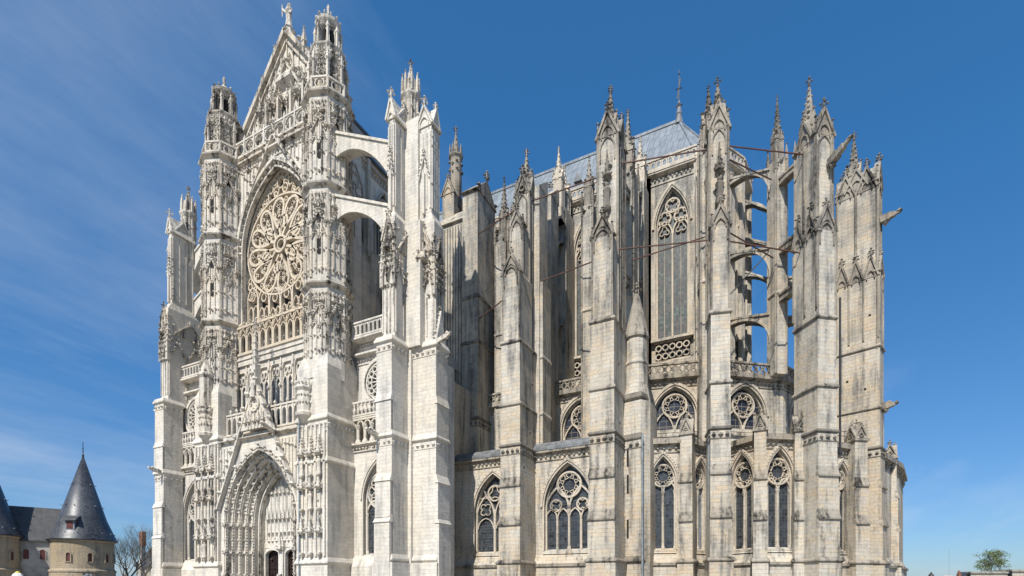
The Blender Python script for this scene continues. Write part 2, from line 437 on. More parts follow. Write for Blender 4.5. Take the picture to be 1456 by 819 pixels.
def tracery(m, cu, zs, zp, hw, rise, w, lights=2, style='rose', t=.17, d=.28):
    """bar tracery filling a pointed window"""
    w0, w1 = w-d/2, w+d/2
    archband(m, cu, zp, hw-t*.4, rise-t*.3, t*1.2, w0-.05, w1+.08, foot=zp-zs, n=9)
    ap = zp+rise
    lw = 2*hw/lights
    oc = style.startswith('oculus')
    if style == 'rose' or oc:           # big cusped circle over pointed lights
        r = hw*.56 if lights == 2 else hw*.5
        if oc: r = hw*.9
        zc = ap-rise*.18-r*1.08
        if lights == 2: zc = min(zc, ap - r*1.35)
        if oc: zc = ap-rise*.3-r
        m.circ(cu, zc, r, t*.95, w0, w1+.03, 26)
        m.foil(cu, zc, r*.93, 8, t*.5, w0+.05, w1-.03)
        ztop = zc-r*.55
        if lights == 2:
            for sg in (-1, 1):
                hh = max(hw*.6, min(hw*.95, ztop-zp+hw*.75)); zz = ztop-hh+.05
                archband(m, cu+sg*hw*.5, zz, hw*.46, hh, t*.8, w0, w1, foot=zz-zs, n=6)
                colon(m, cu+sg*hw*.94, w1-.05, zs, zz+.1, t*.55)
            colon(m, cu, w1-.05, zs, zz+.1, t*.65)
        else:
            zz = zc-r-hw*.42
            for sg in (-1, 1):
                r2 = hw*.235
                m.circ(cu+sg*hw*.56, zz+hw*.12, r2, t*.8, w0, w1, 16)
                m.foil(cu+sg*hw*.56, zz+hw*.12, r2*.85, 4, t*.4, w0+.05, w1-.03, PI/4)
                archband(m, cu+sg*hw*.5, zz-hw*.1, hw*.5, hw*.95, t, w0, w1, foot=0, n=6)
                for s2 in (-1, 1):
                    hh = hw*.36; z3 = zz-hw*.38
                    archband(m, cu+sg*hw*.5+s2*hw*.25, z3, hw*.23, hh, t*.7, w0, w1, foot=z3-zs, n=5)
                colon(m, cu+sg*hw*.5, w1-.05, zs, zz-hw*.3, t*.5)
            colon(m, cu, w1-.05, zs, zz-hw*.05, t*.7)
    elif style == 'cler':        # tall clerestory: 1 circle, 2 lower circles, 2/4 lights with cusps
        r = hw*.42; zc = ap-rise*.27-r*.9
        m.circ(cu, zc, r, t*.85, w0, w1+.02, 22); m.foil(cu, zc, r*.9, 4, t*.6, w0+.05, w1-.03, PI/4)
        for sg in (-1, 1):
            r2 = hw*.40; z2 = zc-r-r2*.75
            m.circ(cu+sg*hw*.5, z2, r2, t*.8, w0, w1, 18); m.foil(cu+sg*hw*.5, z2, r2*.9, 4, t*.5, w0+.05, w1-.03, 0)
            z3 = z2-r2-hw*.62
            archband(m, cu+sg*hw*.5, z3, hw*.47, hw*.85, t*.8, w0, w1, foot=0, n=6)
            m.foil(cu+sg*hw*.5, z3+hw*.22, hw*.3, 3, t*.4, w0+.05, w1-.03, PI/2)
            m.box(cu+sg*hw*.5-t*.14, cu+sg*hw*.5+t*.14, w0, w1-.1, zs, z3+.1)
        m.box(cu-t*.5, cu+t*.5, w0, w1+.05, zs, z3+.3)
    elif style == 'geo':         # two cusped lights, flowing circle
        r = hw*.36; zc = ap-rise*.3-r
        m.circ(cu, zc, r, t*.8, w0, w1, 18); m.foil(cu, zc, r*.85, 3, t*.5, w0+.05, w1-.03, PI/2)
        for sg in (-1, 1):
            z3 = zc-r-hw*.75
            archband(m, cu+sg*hw*.5, z3, hw*.47, hw*1.0, t*.75, w0, w1, foot=z3-zs, n=6)
            m.foil(cu+sg*hw*.5, z3+hw*.35, hw*.3, 4, t*.45, w0+.05, w1-.03, PI/4)
            archband(m, cu+sg*hw*.5, z3-hw*.55, hw*.42, hw*.5, t*.55, w0+.04, w1-.03, n=4)
            m.foil(cu+sg*hw*.62, zc-r*.2, hw*.2, 3, t*.4, w0+.05, w1-.03, PI/2)
        m.box(cu-t*.5, cu+t*.5, w0, w1+.05, zs, z3+.8)
def glasspane(m, cu, zs, zp, hw, rise, w):
    pts = parch(hw, rise, 9, zp, cu)
    m.face([(cu-hw, w, zs)] + [(u, w, z) for u, z in pts] + [(cu+hw, w, zs)])
def window(fr, parent, mt, mg, cu, zs, zp, hw, rise, w, lights=2, style='rose', hood=True, t=.17, hoodw=None, hood_cr=False, name='window'):
    m = MB(fr); tracery(m, cu, zs, zp, hw, rise, w, lights, style, t)
    o = m.build(name, mt, parent)
    g = MB(fr); glasspane(g, cu, zs, zp, hw, rise, w-.12); g.build('glass', mg, o)
    if hood:
        h = MB(fr); hw_ = w if hoodw is None else hoodw
        archband(h, cu, zp, hw+.3, rise+.38, .26, hw_-.1, hw_+.16, foot=0, n=9)
        archband(h, cu, zp, hw+.06, rise+.06, .14, hw_-.12, hw_+.07, foot=zp-zs, n=9)
        if hood_cr:
            for k, (u, z) in enumerate(parch(hw+.34, rise+.42, 12, zp, cu)): h.lump(u, hw_+.12, z, .13)
        h.build('hood_mould', mt, o)
    return o

# ============================================================ MATERIALS
WHITE = stone('white_limestone', (.655, .615, .55), (.59, .515, .41), (.46, .435, .395), (.22, .20, .17), .6, .9, .7, .9, .38, .16, .5)
WORN = stone('carved_limestone', (.61, .565, .495), (.48, .39, .28), (.34, .31, .27), (.055, .048, .04), .5, .85, 1.0, .9, .38, .1, .4, None, (.50, .62))
TAN = stone('tan_tracery_stone', (.62, .53, .41), (.53, .43, .31), (.46, .42, .37), (.2, .16, .12), .5, .45, .6, .9, .38, .1, .4)
CHOIR = stone('choir_limestone', (.60, .555, .475), (.49, .395, .28), (.32, .305, .275), (.07, .062, .052), .6, .95, .88, 1.05, .37, .24, 1.15, (14, 42, .06), (.51, .66))
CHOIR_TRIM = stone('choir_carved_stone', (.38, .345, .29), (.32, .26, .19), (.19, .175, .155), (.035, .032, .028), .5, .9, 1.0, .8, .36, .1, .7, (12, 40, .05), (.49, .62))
CRUST_SHADE = stone('crust_and_shade_stone', (.22, .20, .17), (.20, .165, .12), (.11, .10, .09), (.03, .027, .023), .5, .8, 1.0, .8, .36, .1, .7)  # black crust, with the shade under the courses also put into the tone
WINSTONE = stone('window_stone', (.56, .495, .405), (.47, .38, .275), (.33, .305, .265), (.10, .09, .078), .5, .7, .85, .8, .36, .1, .4)
GLASS = leaded('leaded_glass', (.010, .013, .018), (.07, .08, .095), (.045, .055, .07), (.085, .085, .08))  # third tone: noise patches lightened to stand in for reflections
GLASS_CL = leaded('clerestory_glass', (.04, .065, .068), (.16, .19, .17), (.09, .075, .08), (.16, .155, .14), .3, .3)
GLASS_OC = leaded('aisle_glass', (.012, .016, .026), (.035, .042, .06), (.02, .025, .04), (.30, .26, .21), .75, .75)
LEADROOF = sheets('lead_roof', (.13, .15, .17), (.25, .275, .30), (.07, .08, .09), .75, 2.6, .6, 0, .3, .7)
LEADSTRIP = plain('lead_flashing', (.15, .155, .16), .5, 0, .3, 1.5)
SLATE = sheets('dark_slate', (.014, .017, .024), (.10, .106, .12), (.01, .012, .015), .3, .22, .42, 0, .5, .3)
SLATE_OLD = sheets('old_slate', (.045, .046, .05), (.10, .10, .10), (.02, .02, .022), .3, .2, .6, 0, .4, .5)
GATE = stone('gatehouse_stone', (.42, .35, .26), (.35, .27, .17), (.25, .22, .18), (.10, .09, .075), .7, .7, .7, .55, .28, .45, 1.0)
PLASTER = plain('grey_plaster', (.33, .31, .28), .9, 0, .25, .6)
IRON = plain('rusted_iron', (.09, .045, .035), .7, 0, .4, 3)
DKIRON = plain('dark_iron', (.02, .022, .025), .5, 0, .3, 3)
DOORWOOD = plain('door_wood', (.022, .012, .010), .55, 0, .4, 3)
DARK = plain('dark_void', (.02, .018, .016), .9, 0, .3, 2)
REDWOOD = plain('red_shutter', (.10, .032, .028), .6, 0, .25, 3)
ZINC = plain('zinc_pipe', (.19, .22, .24), .45, 0, .25, 1.5)
GARG = CHOIR_TRIM

# ============================================================ SETTING
def sheet(name, mat, x0, x1, y0, y1, z, kind='structure'):
    m = MB(); m.face([(x0, y0, z), (x1, y0, z), (x1, y1, z), (x0, y1, z)])
    o = m.build(name, mat); o['kind'] = kind; return o
ORG = (0, 0, 0)
gm, nt_, b_ = newmat('gravel_ground')
g_ = nt_.nodes.new('ShaderNodeNewGeometry')
nt_.links.new(mixc(nt_, ramp(nt_, noise(nt_, g_.outputs['Position'], .6, 6, .6), .35, .65), (.22, .20, .165), (.30, .28, .24)), b_.inputs['Base Color'])
b_.inputs['Roughness'].default_value = .95
sheet('ground', gm, -1500, 1500, -800, 2500, 0)
pm, nt_, b_ = newmat('paving')
g_ = nt_.nodes.new('ShaderNodeNewGeometry')
br_ = nt_.nodes.new('ShaderNodeTexBrick'); br_.inputs['Scale'].default_value = 1; br_.inputs['Brick Width'].default_value = .9; br_.inputs['Row Height'].default_value = .6
br_.inputs['Mortar Size'].default_value = .015
br_.inputs['Color1'].default_value = (.34, .31, .26, 1); br_.inputs['Color2'].default_value = (.28, .26, .22, 1); br_.inputs['Mortar'].default_value = (.14, .13, .12, 1)
nt_.links.new(g_.outputs['Position'], br_.inputs['Vector'])
nt_.links.new(mixc(nt_, ramp(nt_, noise(nt_, g_.outputs['Position'], .3, 5, .6), .35, .65, 0, .4), br_.outputs['Color'], (.25, .235, .21)), b_.inputs['Base Color'])
b_.inputs['Roughness'].default_value = .9
sheet('pavement', pm, -95, 30, 5, 41, .004)

# ============================================================ CATHEDRAL
CX = -53.8
CATH = empty('cathedral', (-30, 58, 0), 'huge pale Gothic cathedral bristling with pinnacles, flying buttresses and tall pointed windows', 'cathedral')
S = Fr(0, 0, 0)       # u = x, w = -y

# ---- main bodies
def turret_body(m, sg):
    cx = CX + sg*9.0; cy = 42.8
    return cx, cy
def facet(m, cx, cy, ap, a, z0, z1, kind=0):
    """flamboyant carving on one facet of an octagonal turret"""
    t = R(a); fr = Fr(cx + ap*math.sin(t), cy - ap*math.cos(t), a); m.at(fr)
    h = ap*math.tan(PI/8); H = z1-z0
    for u in (-h*.93, h*.93): m.prismu([(-.05, z0), (.12, z0), (.12, z1-.3), (-.05, z1-.3)], u-.1, u+.1)
    for u in (-h*.33, h*.33): rib(m, u, z0+.3, z1-.4, 0, .1)
    rib(m, 0, z0+H*.35, z1-.4, 0, .07)
    # crest along the foot
    for k in range(5): m.lump(-h*.85+k*h*.42, .12, z0+.75+.2*(k % 2), .17, 1.4)
    # lower band of gables
    zb = z0+H*.30
    for k in range(6): m.lump(-h*.9+k*h*.36, .1, zb+.12*(k % 2), .15)
    for u in (-h*.5, h*.5): ogee(m, u, zb+H*.12, h*.42, H*.10, .1, .0, .16, .12, .16, 3)
    # great ogee with niche canopies over it
    zt = z0+H*.56
    ogee(m, 0, zt, h*.86, H*.2, .15, 0, .26, .17, .3, 5)
    for u in (-h*.86, h*.86): canopy(m, u, .15, zt+.5, .24, 2.2)
    for u in (-h*.45, h*.45):
        canopy(m, u, .12, z0+H*.80, .25, H*.15)
        pedestal(m, u, .1, z0+H*.74, .17)
    for k in range(5): m.lump(-h*.8+k*h*.4, .12, z1-.75, .19, 1.3)
    for k in range(7): m.lump(rnd.uniform(-h, h)*.9, .08, rnd.uniform(zt, z1-1), .15)
    archband(m, -h*.5, z1-1.5, h*.38, .55, .09, 0, .12, 0, 4); archband(m, h*.5, z1-1.5, h*.38, .55, .09, 0, .12, 0, 4)
def octring(m, cx, cy, ap, z, p=.3, h=.5, slope=.25):
    m.at(W0); c = 1/math.cos(PI/8)
    m.ring(cx, cy, [(ap*c+.02, z-h), (ap*c+p, z-.15), (ap*c+p+.06, z), (ap*c+.02, z+slope)], 8, rot=0)
def turret(sg):
    cx, cy = CX + sg*9.0, 42.8
    c = 1/math.cos(PI/8)
    m = MB(); ap = 2.26
    # square foot
    u0, u1 = CX+sg*(6.75), CX+sg*11.3
    if u0 > u1: u0, u1 = u1, u0
    m.box(u0, u1, 40.5, 46, 0, 25.2)
    m.taper((u0, u1, 40.5, 45), 25.2, (cx-1.7, cx+1.7, 41.1, 45), 27.0)
    m.ring(cx, cy, [(ap*c, 24), (ap*c, 54.8)], 8, rot=0)
    o = m.build('turret', WHITE, CATH)
    k = MB(W0)
    # base ornament
    f = Fr(0, 0, 0); k.at(f)
    for z, cv in ((4.3, 0), (15.0, 0), (19.6, 1)): course_obj(S, WHITE, o, u0, u1, -45.5, -40.5, z, .2, .35, .45, bool(cv))
    wf = -40.5
    L = u1-u0
    for q in range(7):
        u = u0+.35+q*(L-.7)/6
        rib(k, u, 4.8, 19, wf, .13 if q % 2 else .2)
    for q in range(3):
        u = u0+.35+(2*q+1)*(L-.7)/6
        for z in (4.9, 9.6, 13.2):
            canopy(k, u, wf+.32, z+2.6, .42, 1.7); pedestal(k, u, wf+.28, z+.4, .3)
            if rnd.random() < .25: k.statue(u, wf+.25, z+.4, 1.9)
        ogee(k, u, 15.6, .55, 1.6, .13, wf, wf+.3, .15, .25)
    for q in range(14): k.lump(rnd.uniform(u0, u1), wf+.1, rnd.uniform(5, 19), .17)
    # round attached pulpit-like corbel with crown
    k.at(W0); pcx = cx - sg*.2*0 + (-1.0 if sg > 0 else .2); pcy = 40.5
    k.ring(pcx, pcy, [(.3, 19.3), (.95, 20.0), (1.02, 20.3), (.85, 20.5), (.85, 22.6), (1.08, 22.9), (1.08, 23.1), (.8, 23.4), (.75, 24)], 10)
    for a in range(10):
        an = PI + a*PI/9
        k.lump(pcx+1.02*math.cos(an), pcy+1.02*math.sin(an), 23.4, .16, 1.8)
        k.lump(pcx+.9*math.cos(an), pcy+.9*math.sin(an), 21.4, .14, 2.0); k.lump(pcx+.9*math.cos(an+.2), pcy+.9*math.sin(an+.2), 22.2, .13, 1.3)
    if sg < 0: k.ring(pcx, pcy-.1, [(.8, 23.0), (.8, 27.0), (1.0, 27.3), (1.0, 27.5), (.7, 28), (.15, 29.4)], 10)
    for a in range(5 if sg < 0 else 0):
        an = PI + a*PI/4
        for z in (27.9,): k.lump(pcx+.85*math.cos(an), pcy-.1+.85*math.sin(an), z, .17, 1.4)
    k.build('turret_base_carving', WORN if sg < 0 else WHITE, o)
    for i, (z0, z1) in enumerate(((25.6, 34.0), (34.2, 44.6), (44.8, 54.4))):
        k = MB(); octring(k, cx, cy, ap, z1+.1, .42, .45, .22)
        for a in (-67.5, -22.5, 22.5, 67.5, 112.5): facet(k, cx, cy, ap, a, z0+.5, z1-.35, i)
        k.build('carved_stage', WORN, o)
    for z, a in ((40.6, 22.5), (37.2, 22.5), (51.0, 67.5), (47.4, 22.5), (30.0, -22.5)):
        t = R(a); k = MB(Fr(cx+ap*math.sin(t), cy-ap*math.cos(t), a)); k.box(-.16, .16, .02, .05+.06, z, z+1.5); k.build('slit_window', DARK, o)
    # upper drum
    ap2 = 1.55; m = MB(); m.ring(cx, cy, [(ap2*c, 54), (ap2*c, 60.2)], 8, rot=0); octring(m, cx, cy, ap2, 60.3, .3, .4, .3)
    for a in (-112.5, -67.5, -22.5, 22.5, 67.5, 112.5, 157.5): facet(m, cx, cy, ap2, a, 56.3, 60.2)
    # surrounding flying pinnacles
    m.at(W0)
    for a in range(8):
        an = a*PI/4
        px_, py_ = cx+2.0*math.cos(an), cy+2.0*math.sin(an)
        m.ring(px_, py_, [(.2, 54.6), (.17, 58.2), (.28, 58.3), (.05, 59.6)], 4)
        m.lump(px_, py_, 58.4, .28)
    d = m.build('upper_drum', WORN, o)
    m = MB()
    for a in range(8):
        t = R(-112.5+a*45); m.at(Fr(cx+2.15*math.sin(t), cy-2.15*math.cos(t), -112.5+a*45))
        balustrade(m, -.9, .9, 0, 54.8, 56.2, 'quatre', 1.8, .14)
    m.build('balustrade', WHITE, o)
    m = MB(W0)
    m.ring(cx, cy, [(1.0, 60.2), (.85, 63.2)], 8, rot=0)
    for a in range(8):
        an = a*PI/4
        x, y = cx+1.35*math.cos(an), cy+1.35*math.sin(an)
        m.ring(x, y, [(.2, 60.2), (.16, 62.4), (.24, 62.5), (.05, 63.3)], 4); m.lump(x, y, 63.1, .2)
        x, y = cx+1.02*math.cos(an), cy+1.02*math.sin(an)
        m.ring(x, y, [(.12, 60.2), (.12, 63.2)], 4)
    m.ring(cx, cy, [(1.0, 63.0), (1.35, 63.5), (1.42, 63.8), (1.2, 63.95), (.5, 64.6), (.2, 65.0)], 12)
    for a in range(12): m.lump(cx+1.3*math.cos(a*PI/6), cy+1.3*math.sin(a*PI/6), 64.1, .16, 1.5)
    m.statue(cx, cy, 64.9, 1.3)
    m.build('lantern', WORN, o)
    k = MB(W0)
    for a in range(8):
        an = (a+.5)*PI/4; k.ring(cx+.93*math.cos(an), cy+.93*math.sin(an), [(.24, 60.7), (.24, 62.5)], 4)
    k.build('lantern_opening', DARK, o)
    return o
turret(-1); turret(1)

# ---- transept body
m = MB(W0)
m.box(CX-8.6, CX+8.6, 46.6, 66, 0, 54.4); m.box(CX-8.6, CX+8.6, 45.6, 46.6, 18.6, 54.4); m.box(CX-8.6, CX-6.7, 44.6, 45.6, 18.6, 54.4); m.box(CX+6.7, CX+8.6, 44.6, 45.6, 18.6, 54.4); m.box(CX-8.6, CX+8.6, 44.6, 46.6, 52.6, 54.4)
m.face([(CX-8.6, 45.6, 54.4), (CX+8.6, 45.6, 54.4), (CX, 45.6, 67)])
m.build('transept_wall', WHITE, CATH)
m = MB(W0)
for sg in (-1, 1):
    m.face([(CX+sg*9.0, 45.2, 54.0), (CX, 45.2, 67.2), (CX, 71, 67.2), (CX+sg*9.0, 71, 54.0)])
m.box(CX-.2, CX+.2, 45.6, 71, 67.1, 67.6)
m.build('transept_roof', SLATE_OLD, CATH)
# east side of transept: shallow panels and tall windows in shade
for sg in (1, -1):
    fe = Fr(CX+sg*8.6, 44.6 if sg > 0 else 66, 90 if sg > 0 else -90)
    m = MB(fe)
    for q in range(4):
        u = 2.4+q*5.2 if sg > 0 else 19-q*5.2
        m.box(u+2.1, u+2.6, 0, .45, 42, 53.8)
        if q < 3:
            tracery(m, u, 43, 47.5, 1.7, 4.2, .12, 2, 'cler', .15)
    frieze(m, 0, 21, 0, 53.2, .7)
    m.box(3.6, 21, -.05, .12, 18.6, 43.2)
    o = m.build('clerestory_side', CHOIR, CATH)
    m = MB(fe); m.box(0, 3.6, .0, .2, 18, 53.5); m.build('side_pilaster', WHITE, o)
    g = MB(fe)
    for q in range(3):
        u = 2.4+q*5.2 if sg > 0 else 19-q*5.2
        glasspane(g, u, 43, 47.5, 1.7, 4.2, .03)
    g.build('glass', GLASS, o)

# ---- centre bay
F = Fr(CX, 43.4, 0)
m = MB(F)
archwall(m, -6.75, 6.75, 34, 54.5, 0, 34.0, 43.0, 6.35, 9.3, .2, 2.3)
m.box(-6.75, 6.75, -1.4, .0, 19, 29.0)     # wall behind the gallery
m.box(-6.75, 6.75, -1.4, -.6, 29.0, 34.0)
o_bay = m.build('rose_wall', WHITE, CATH)
m = MB(F)
# blind ribs in the spandrels, hood and crocketed gable over rose
for k in range(9):
    for sg in (-1, 1):
        u = sg*(7.0-k*.62)
        zz = 43.2+9.6*math.sqrt(max(0, 1-((abs(u)+.1)/6.7)**2))*.98 if abs(u) < 6.6 else 44
        if zz < 53: rib(m, u, max(zz+.4, 44.5), 53.5, .2, .1)
archband(m, 0, 43, 6.55, 9.6, .38, .05, .62, 8.8, 12)
archband(m, 0, 43, 6.05, 8.9, .22, -.2, .30, 8.8, 12)
for k, (u, z) in enumerate(parch(6.3, 9.25, 14, 43, 0)): m.lump(u, .3, z, .3)
for sg in (-1, 1):
    m.bar((sg*4.6, 49.0), (0, 55.6), .36, .2, .72)
    crockets(m, (sg*4.6, 49.2), (0, 55.9), 8, .26, .75)
m.fleuron(0, .6, 56.2, .5)
for sg in (-1, 1):
    for q in range(7): m.lump(sg*rnd.uniform(3.6, 6.8), .3, rnd.uniform(50.5, 53.2), .24)
frieze(m, -6.75, 6.75, .2, 54.0, .8, .5, .35)
m.build('rose_arch_moulding', WORN, o_bay)
# rose window
m = MB(F); w0, w1 = -1.0, -.5
RC = 43.0; RR = 5.75
m.circ(0, RC, RR+.15, .2, w0, w1+.04, 48); m.circ(0, RC, .95, .26, w0, w1+.15, 16); m.circ(0, RC, .6, .12, w0, w1, 12)
def petal(r0, r1, wd, a, t=.17, curl=.0):
    pts = []
    for k in range(17):
        q = k/16.*2*PI
        rr = r0 + (r1-r0)*(.5-.5*math.cos(q)); prof = math.sin(q) * wd * (.35+.65*(.5-.5*math.cos(q)))
        aa = a + curl*(rr-r0)/(r1-r0)
        pts.append((rr*math.sin(aa)+prof*math.cos(aa), RC+rr*math.cos(aa)-prof*math.sin(aa)))
    m.path(pts, t, w0, w1, True)
    return pts
for k in range(6):
    a = k*PI/3+.1
    petal(.95, 3.35, .88, a, .27, .12)
    for (rr, off, sz) in ((2.55, .42, .40), (2.55, -.42, .40), (1.75, .0, .36), (2.95, 0, .28)):
        m.circ(rr*math.sin(a+.06)+off*math.cos(a+.06), RC+rr*math.cos(a+.06)-off*math.sin(a+.06), sz, .16, w0+.05, w1-.08, 9)
for k in range(12):
    a = (k+.5)*PI/6+.1
    petal(2.1, 5.6, 1.28, a, .30, .10)
    for (rr, off, sz) in ((4.55, .52, .50), (4.55, -.52, .50), (3.65, .28, .40), (3.6, -.32, .36), (5.15, 0, .36), (2.95, 0, .30)):
        aa = a+.07
        m.circ(rr*math.sin(aa)+off*math.cos(aa), RC+rr*math.cos(aa)-off*math.sin(aa), sz, .19, w0+.05, w1-.08, 9, 1.15)
    aa = k*PI/6+.17
    m.circ(5.3*math.sin(aa), RC+5.3*math.cos(aa), .24, .11, w0+.05, w1-.03, 8)
# fill above circle and lancets below
for u, z, s_ in ((0, 51.5, .4), (-1.05, 50.75, .3), (1.05, 50.75, .3), (-2.2, 50.0, .26), (2.2, 50.0, .26), (-3.1, 49.3, .26), (3.1, 49.3, .26), (-4.0, 48.2, .3), (4.0, 48.2, .3), (-4.9, 46.9, .3), (4.9, 46.9, .3), (0, 50.5, .62), (-.75, 49.6, .45), (.75, 49.6, .45), (-2.6, 49.2, .5), (2.6, 49.2, .5), (-4.4, 47.4, .38), (4.4, 47.4, .38), (-1.7, 50.1, .4), (1.7, 50.1, .4), (-3.5, 48.5, .4), (3.5, 48.5, .4), (-5.4, 38.0, .45), (5.4, 38.0, .45), (-5.5, 39.2, .35), (5.5, 39.2, .35)):
    m.circ(u, z, s_, .14, w0, w1, 9, 1.2)
m.path(parch(5.95, 8.8, 12, 43, 0), .2, w0, w1+.1)
for k in range(26):
    aa = PI*2*k/26+.1; r_ = 6.35
    uu, zz_ = r_*math.sin(aa), RC+r_*math.cos(aa)
    if zz_ > 43 and abs(uu) < 5.6 or (37.8 < zz_ < 42 and abs(uu) < 5.9): m.circ(uu, zz_, .3, .12, w0, w1-.05, 7, 1.2)
for k in range(6):
    u = -5.0+k*2.0; zt = 37.2+.5*abs(k-2.5)
    archband(m, u, zt-1.0, .92, 1.5, .16, w0, w1+.05, zt-1.0-32.5, 5)
    m.circ(u, zt-.65, .42, .12, w0, w1, 8, 1.2)
    for sg in (-1, 1):
        archband(m, u+sg*.45, zt-2.5, .38, .75, .1, w0, w1-.05, zt-2.5-32.5, 4)
rose = m.build('rose_window', TAN, o_bay)
g = MB(F); glasspane(g, 0, 32.5, 43, 6.4, 9.35, -1.75); g.build('glass', GLASS, rose)
# arcaded gallery under the rose
m = MB(F)
for k in range(12):
    u = -6.5+k*1.18
    archband(m, u, 32.0, .45, .75, .12, .25, .6, 1.5, 4); ogee(m, u, 32.6, .52, 1.1, .1, .3, .68, .12, .18, 3)
    m.box(u-.66, u-.50, .2, .6, 30.4, 33.6)
    m.lump(u-.58, .55, 33.9, .2, 1.5); m.lump(u, .55, 34.2, .17, 1.2)
    m.prism([(u-.55, 33.5), (u-.5, 32.1), (u-.02, 33.2)], .2, .45); m.prism([(u+.55, 33.5), (u+.5, 32.1), (u+.02, 33.2)], .2, .45)
m.box(-6.75, 6.75, .15, .7, 33.5, 33.75); m.box(-6.75, 6.75, .0, .65, 30.2, 30.5)
m.build('rose_gallery', TAN, o_bay)
m = MB(F); frieze(m, -6.75, 6.75, .1, 29.6, .5, .5, .4); m.box(-6.75, 6.75, 0, .5, 28.95, 30.2); m.build('cornice', WHITE, o_bay)
# glazed gallery (z 22.5-28.9)
tr = MB(F); gl = MB(F)
for k in range(7):
    u = -6.15+k*2.05
    tr.box(u-1.14, u-.92, 0, .35, 20.5, 28.9)
    archband(tr, u, 27.4, .9, 1.3, .16, .02, .26, 7, 5)
    for sg in (-1, 1):
        archband(tr, u+sg*.44, 25.9, .36, .7, .12, .02, .2, 5, 4)
        tr.circ(u+sg*.3, 27.2, .26, .1, .02, .2, 7, 1.6)
    tr.lump(u-1.03, .4, 25.5, .22, 2.0); tr.lump(u-1.03, .4, 27.6, .18, 2.0)
    for sg in (-1, 1): gl.box(u+sg*.44-.3, u+sg*.44+.3, .005, .02, 20.8, 26.3)
tr.prism([(-6.75, 28.9), (6.75, 28.9), (6.75, 28.2), (-6.75, 28.2)], .01, .25)
o = tr.build('glazed_gallery', WHITE, o_bay); gl.build('glass', GLASS, o)
# terrace balustrade over the portal
m = MB(Fr(CX, 41.7, 0)); balustrade(m, -6.75, 6.75, 0, 20.0, 22.6, 'arcade', 1.0, .16)
for k in range(15): m.lump(-6.9+k*.98, .1, 22.85, .2, 1.8)
m.build('balustrade', WHITE, CATH)

# ---- portal
P = Fr(CX, 40.9, 0)
m = MB(P)
archwall(m, -6.75, 6.75, 0, 19.3, 0, 0, 9.6, 6.2, 8.3, 0, .5)
m.box(-6.75, 6.75, -5.2, -.1, 18.6, 19.6)
o_por = m.build('portal', WHITE, CATH)
m = MB(P)
for k in range(6):
    hw = 6.0-k*.5; rise = 8.1-k*.45; wk = -.1-k*.53
    archband(m, 0, 9.6, hw, rise, .62, wk-.75, wk, 9.6, 10)
    archband(m, 0, 9.6, hw-.12, rise-.12, .2, wk, wk+.16, 9.6, 10)
    # rows of statuettes and canopies along each order
    pts = parch(hw+.02, rise+.02, 9, 9.6, 0)
    if k < 5:
        for j, (u, z) in enumerate(pts):
            if z > 9.7:
                sgn = -1 if u < 0 else 1
                m.lump(u*.985, wk+.12, z, .26, 1.5); m.lump(u*.97, wk+.22, z+.38, .2)
        for sg in (-1, 1):
            u = sg*(hw-.02)
            canopy(m, u, wk+.15, 9.0, .28, 1.3)
            canopy(m, u, wk+.15, 5.7, .27, 1.2); pedestal(m, u, wk+.12, 3.2, .24); pedestal(m, u, wk+.12, 7.4, .2)
            for q in range(26): m.lump(sg*(hw-.28), wk+.14, .5+q*.36, .1)
m.build('archivolt_carving', WORN, o_por)
m = MB(P); T = -3.35
m.prism([(-3.6, 7.0), (3.6, 7.0)] + [(u, z) for u, z in reversed(parch(3.6, 6.6, 8, 9.6, 0))], T-.4, T)
for k in range(9):
    u = -2.8+k*.7; zt = 9.6+5.9*(1-(abs(u)/3.7)**1.6)
    rib(m, u, 7.4, zt, T, .11)
    if k < 8:
        canopy(m, u+.35, T+.2, 9.9, .24, 1.3); pedestal(m, u+.35, T+.15, 8.3, .2)
        if zt > 13: canopy(m, u+.35, T+.15, 13.0, .2, 1.0)
    m.lump(u+.35, T+.15, 7.25, .22)
for sg in (-1, 1):
    archband(m, sg*1.75, 5.55, 1.35, .75, .3, T-.3, T+.15, 5.5, 5)
m.box(-3.6, 3.6, T-.3, T+.05, 6.45, 7.1)
m.box(-.4, .4, T-.3, T+.35, 0, 7.2); canopy(m, 0, T+.5, 6.2, .42, 2.2); pedestal(m, 0, T+.45, 3.2, .35)
for sg in (-1, 1): m.box(sg*3.35-.25, sg*3.35+.25, T-.3, T+.1, 0, 7)
m.prism([(-3.3, 5.5), (-3.3, 6.6), (3.3, 6.6), (3.3, 5.5), (2.9, 6.1), (1.75, 6.35), (.5, 6.0), (0, 5.6), (-.5, 6.0), (-1.75, 6.35), (-2.9, 6.1)], T-.3, T-.02)
tym = m.build('tympanum', WHITE, o_por)
m = MB(P)
for sg in (-1, 1):
    m.box(sg*1.75-1.3, sg*1.75+1.3, T-.6, T-.45, 0, 6.4)
    for q in range(2):
        u = sg*1.75+(-.65 if q else .65)
        for z in (.6, 2.4, 4.2):
            m.box(u-.5, u-.42, T-.45, T-.38, z, z+1.5); m.box(u+.42, u+.5, T-.45, T-.38, z, z+1.5); m.box(u-.5, u+.5, T-.45, T-.38, z+1.42, z+1.5)
            m.lump(u, T-.4, z+.8, .22, 1.8)
m.build('door', DOORWOOD, o_por)
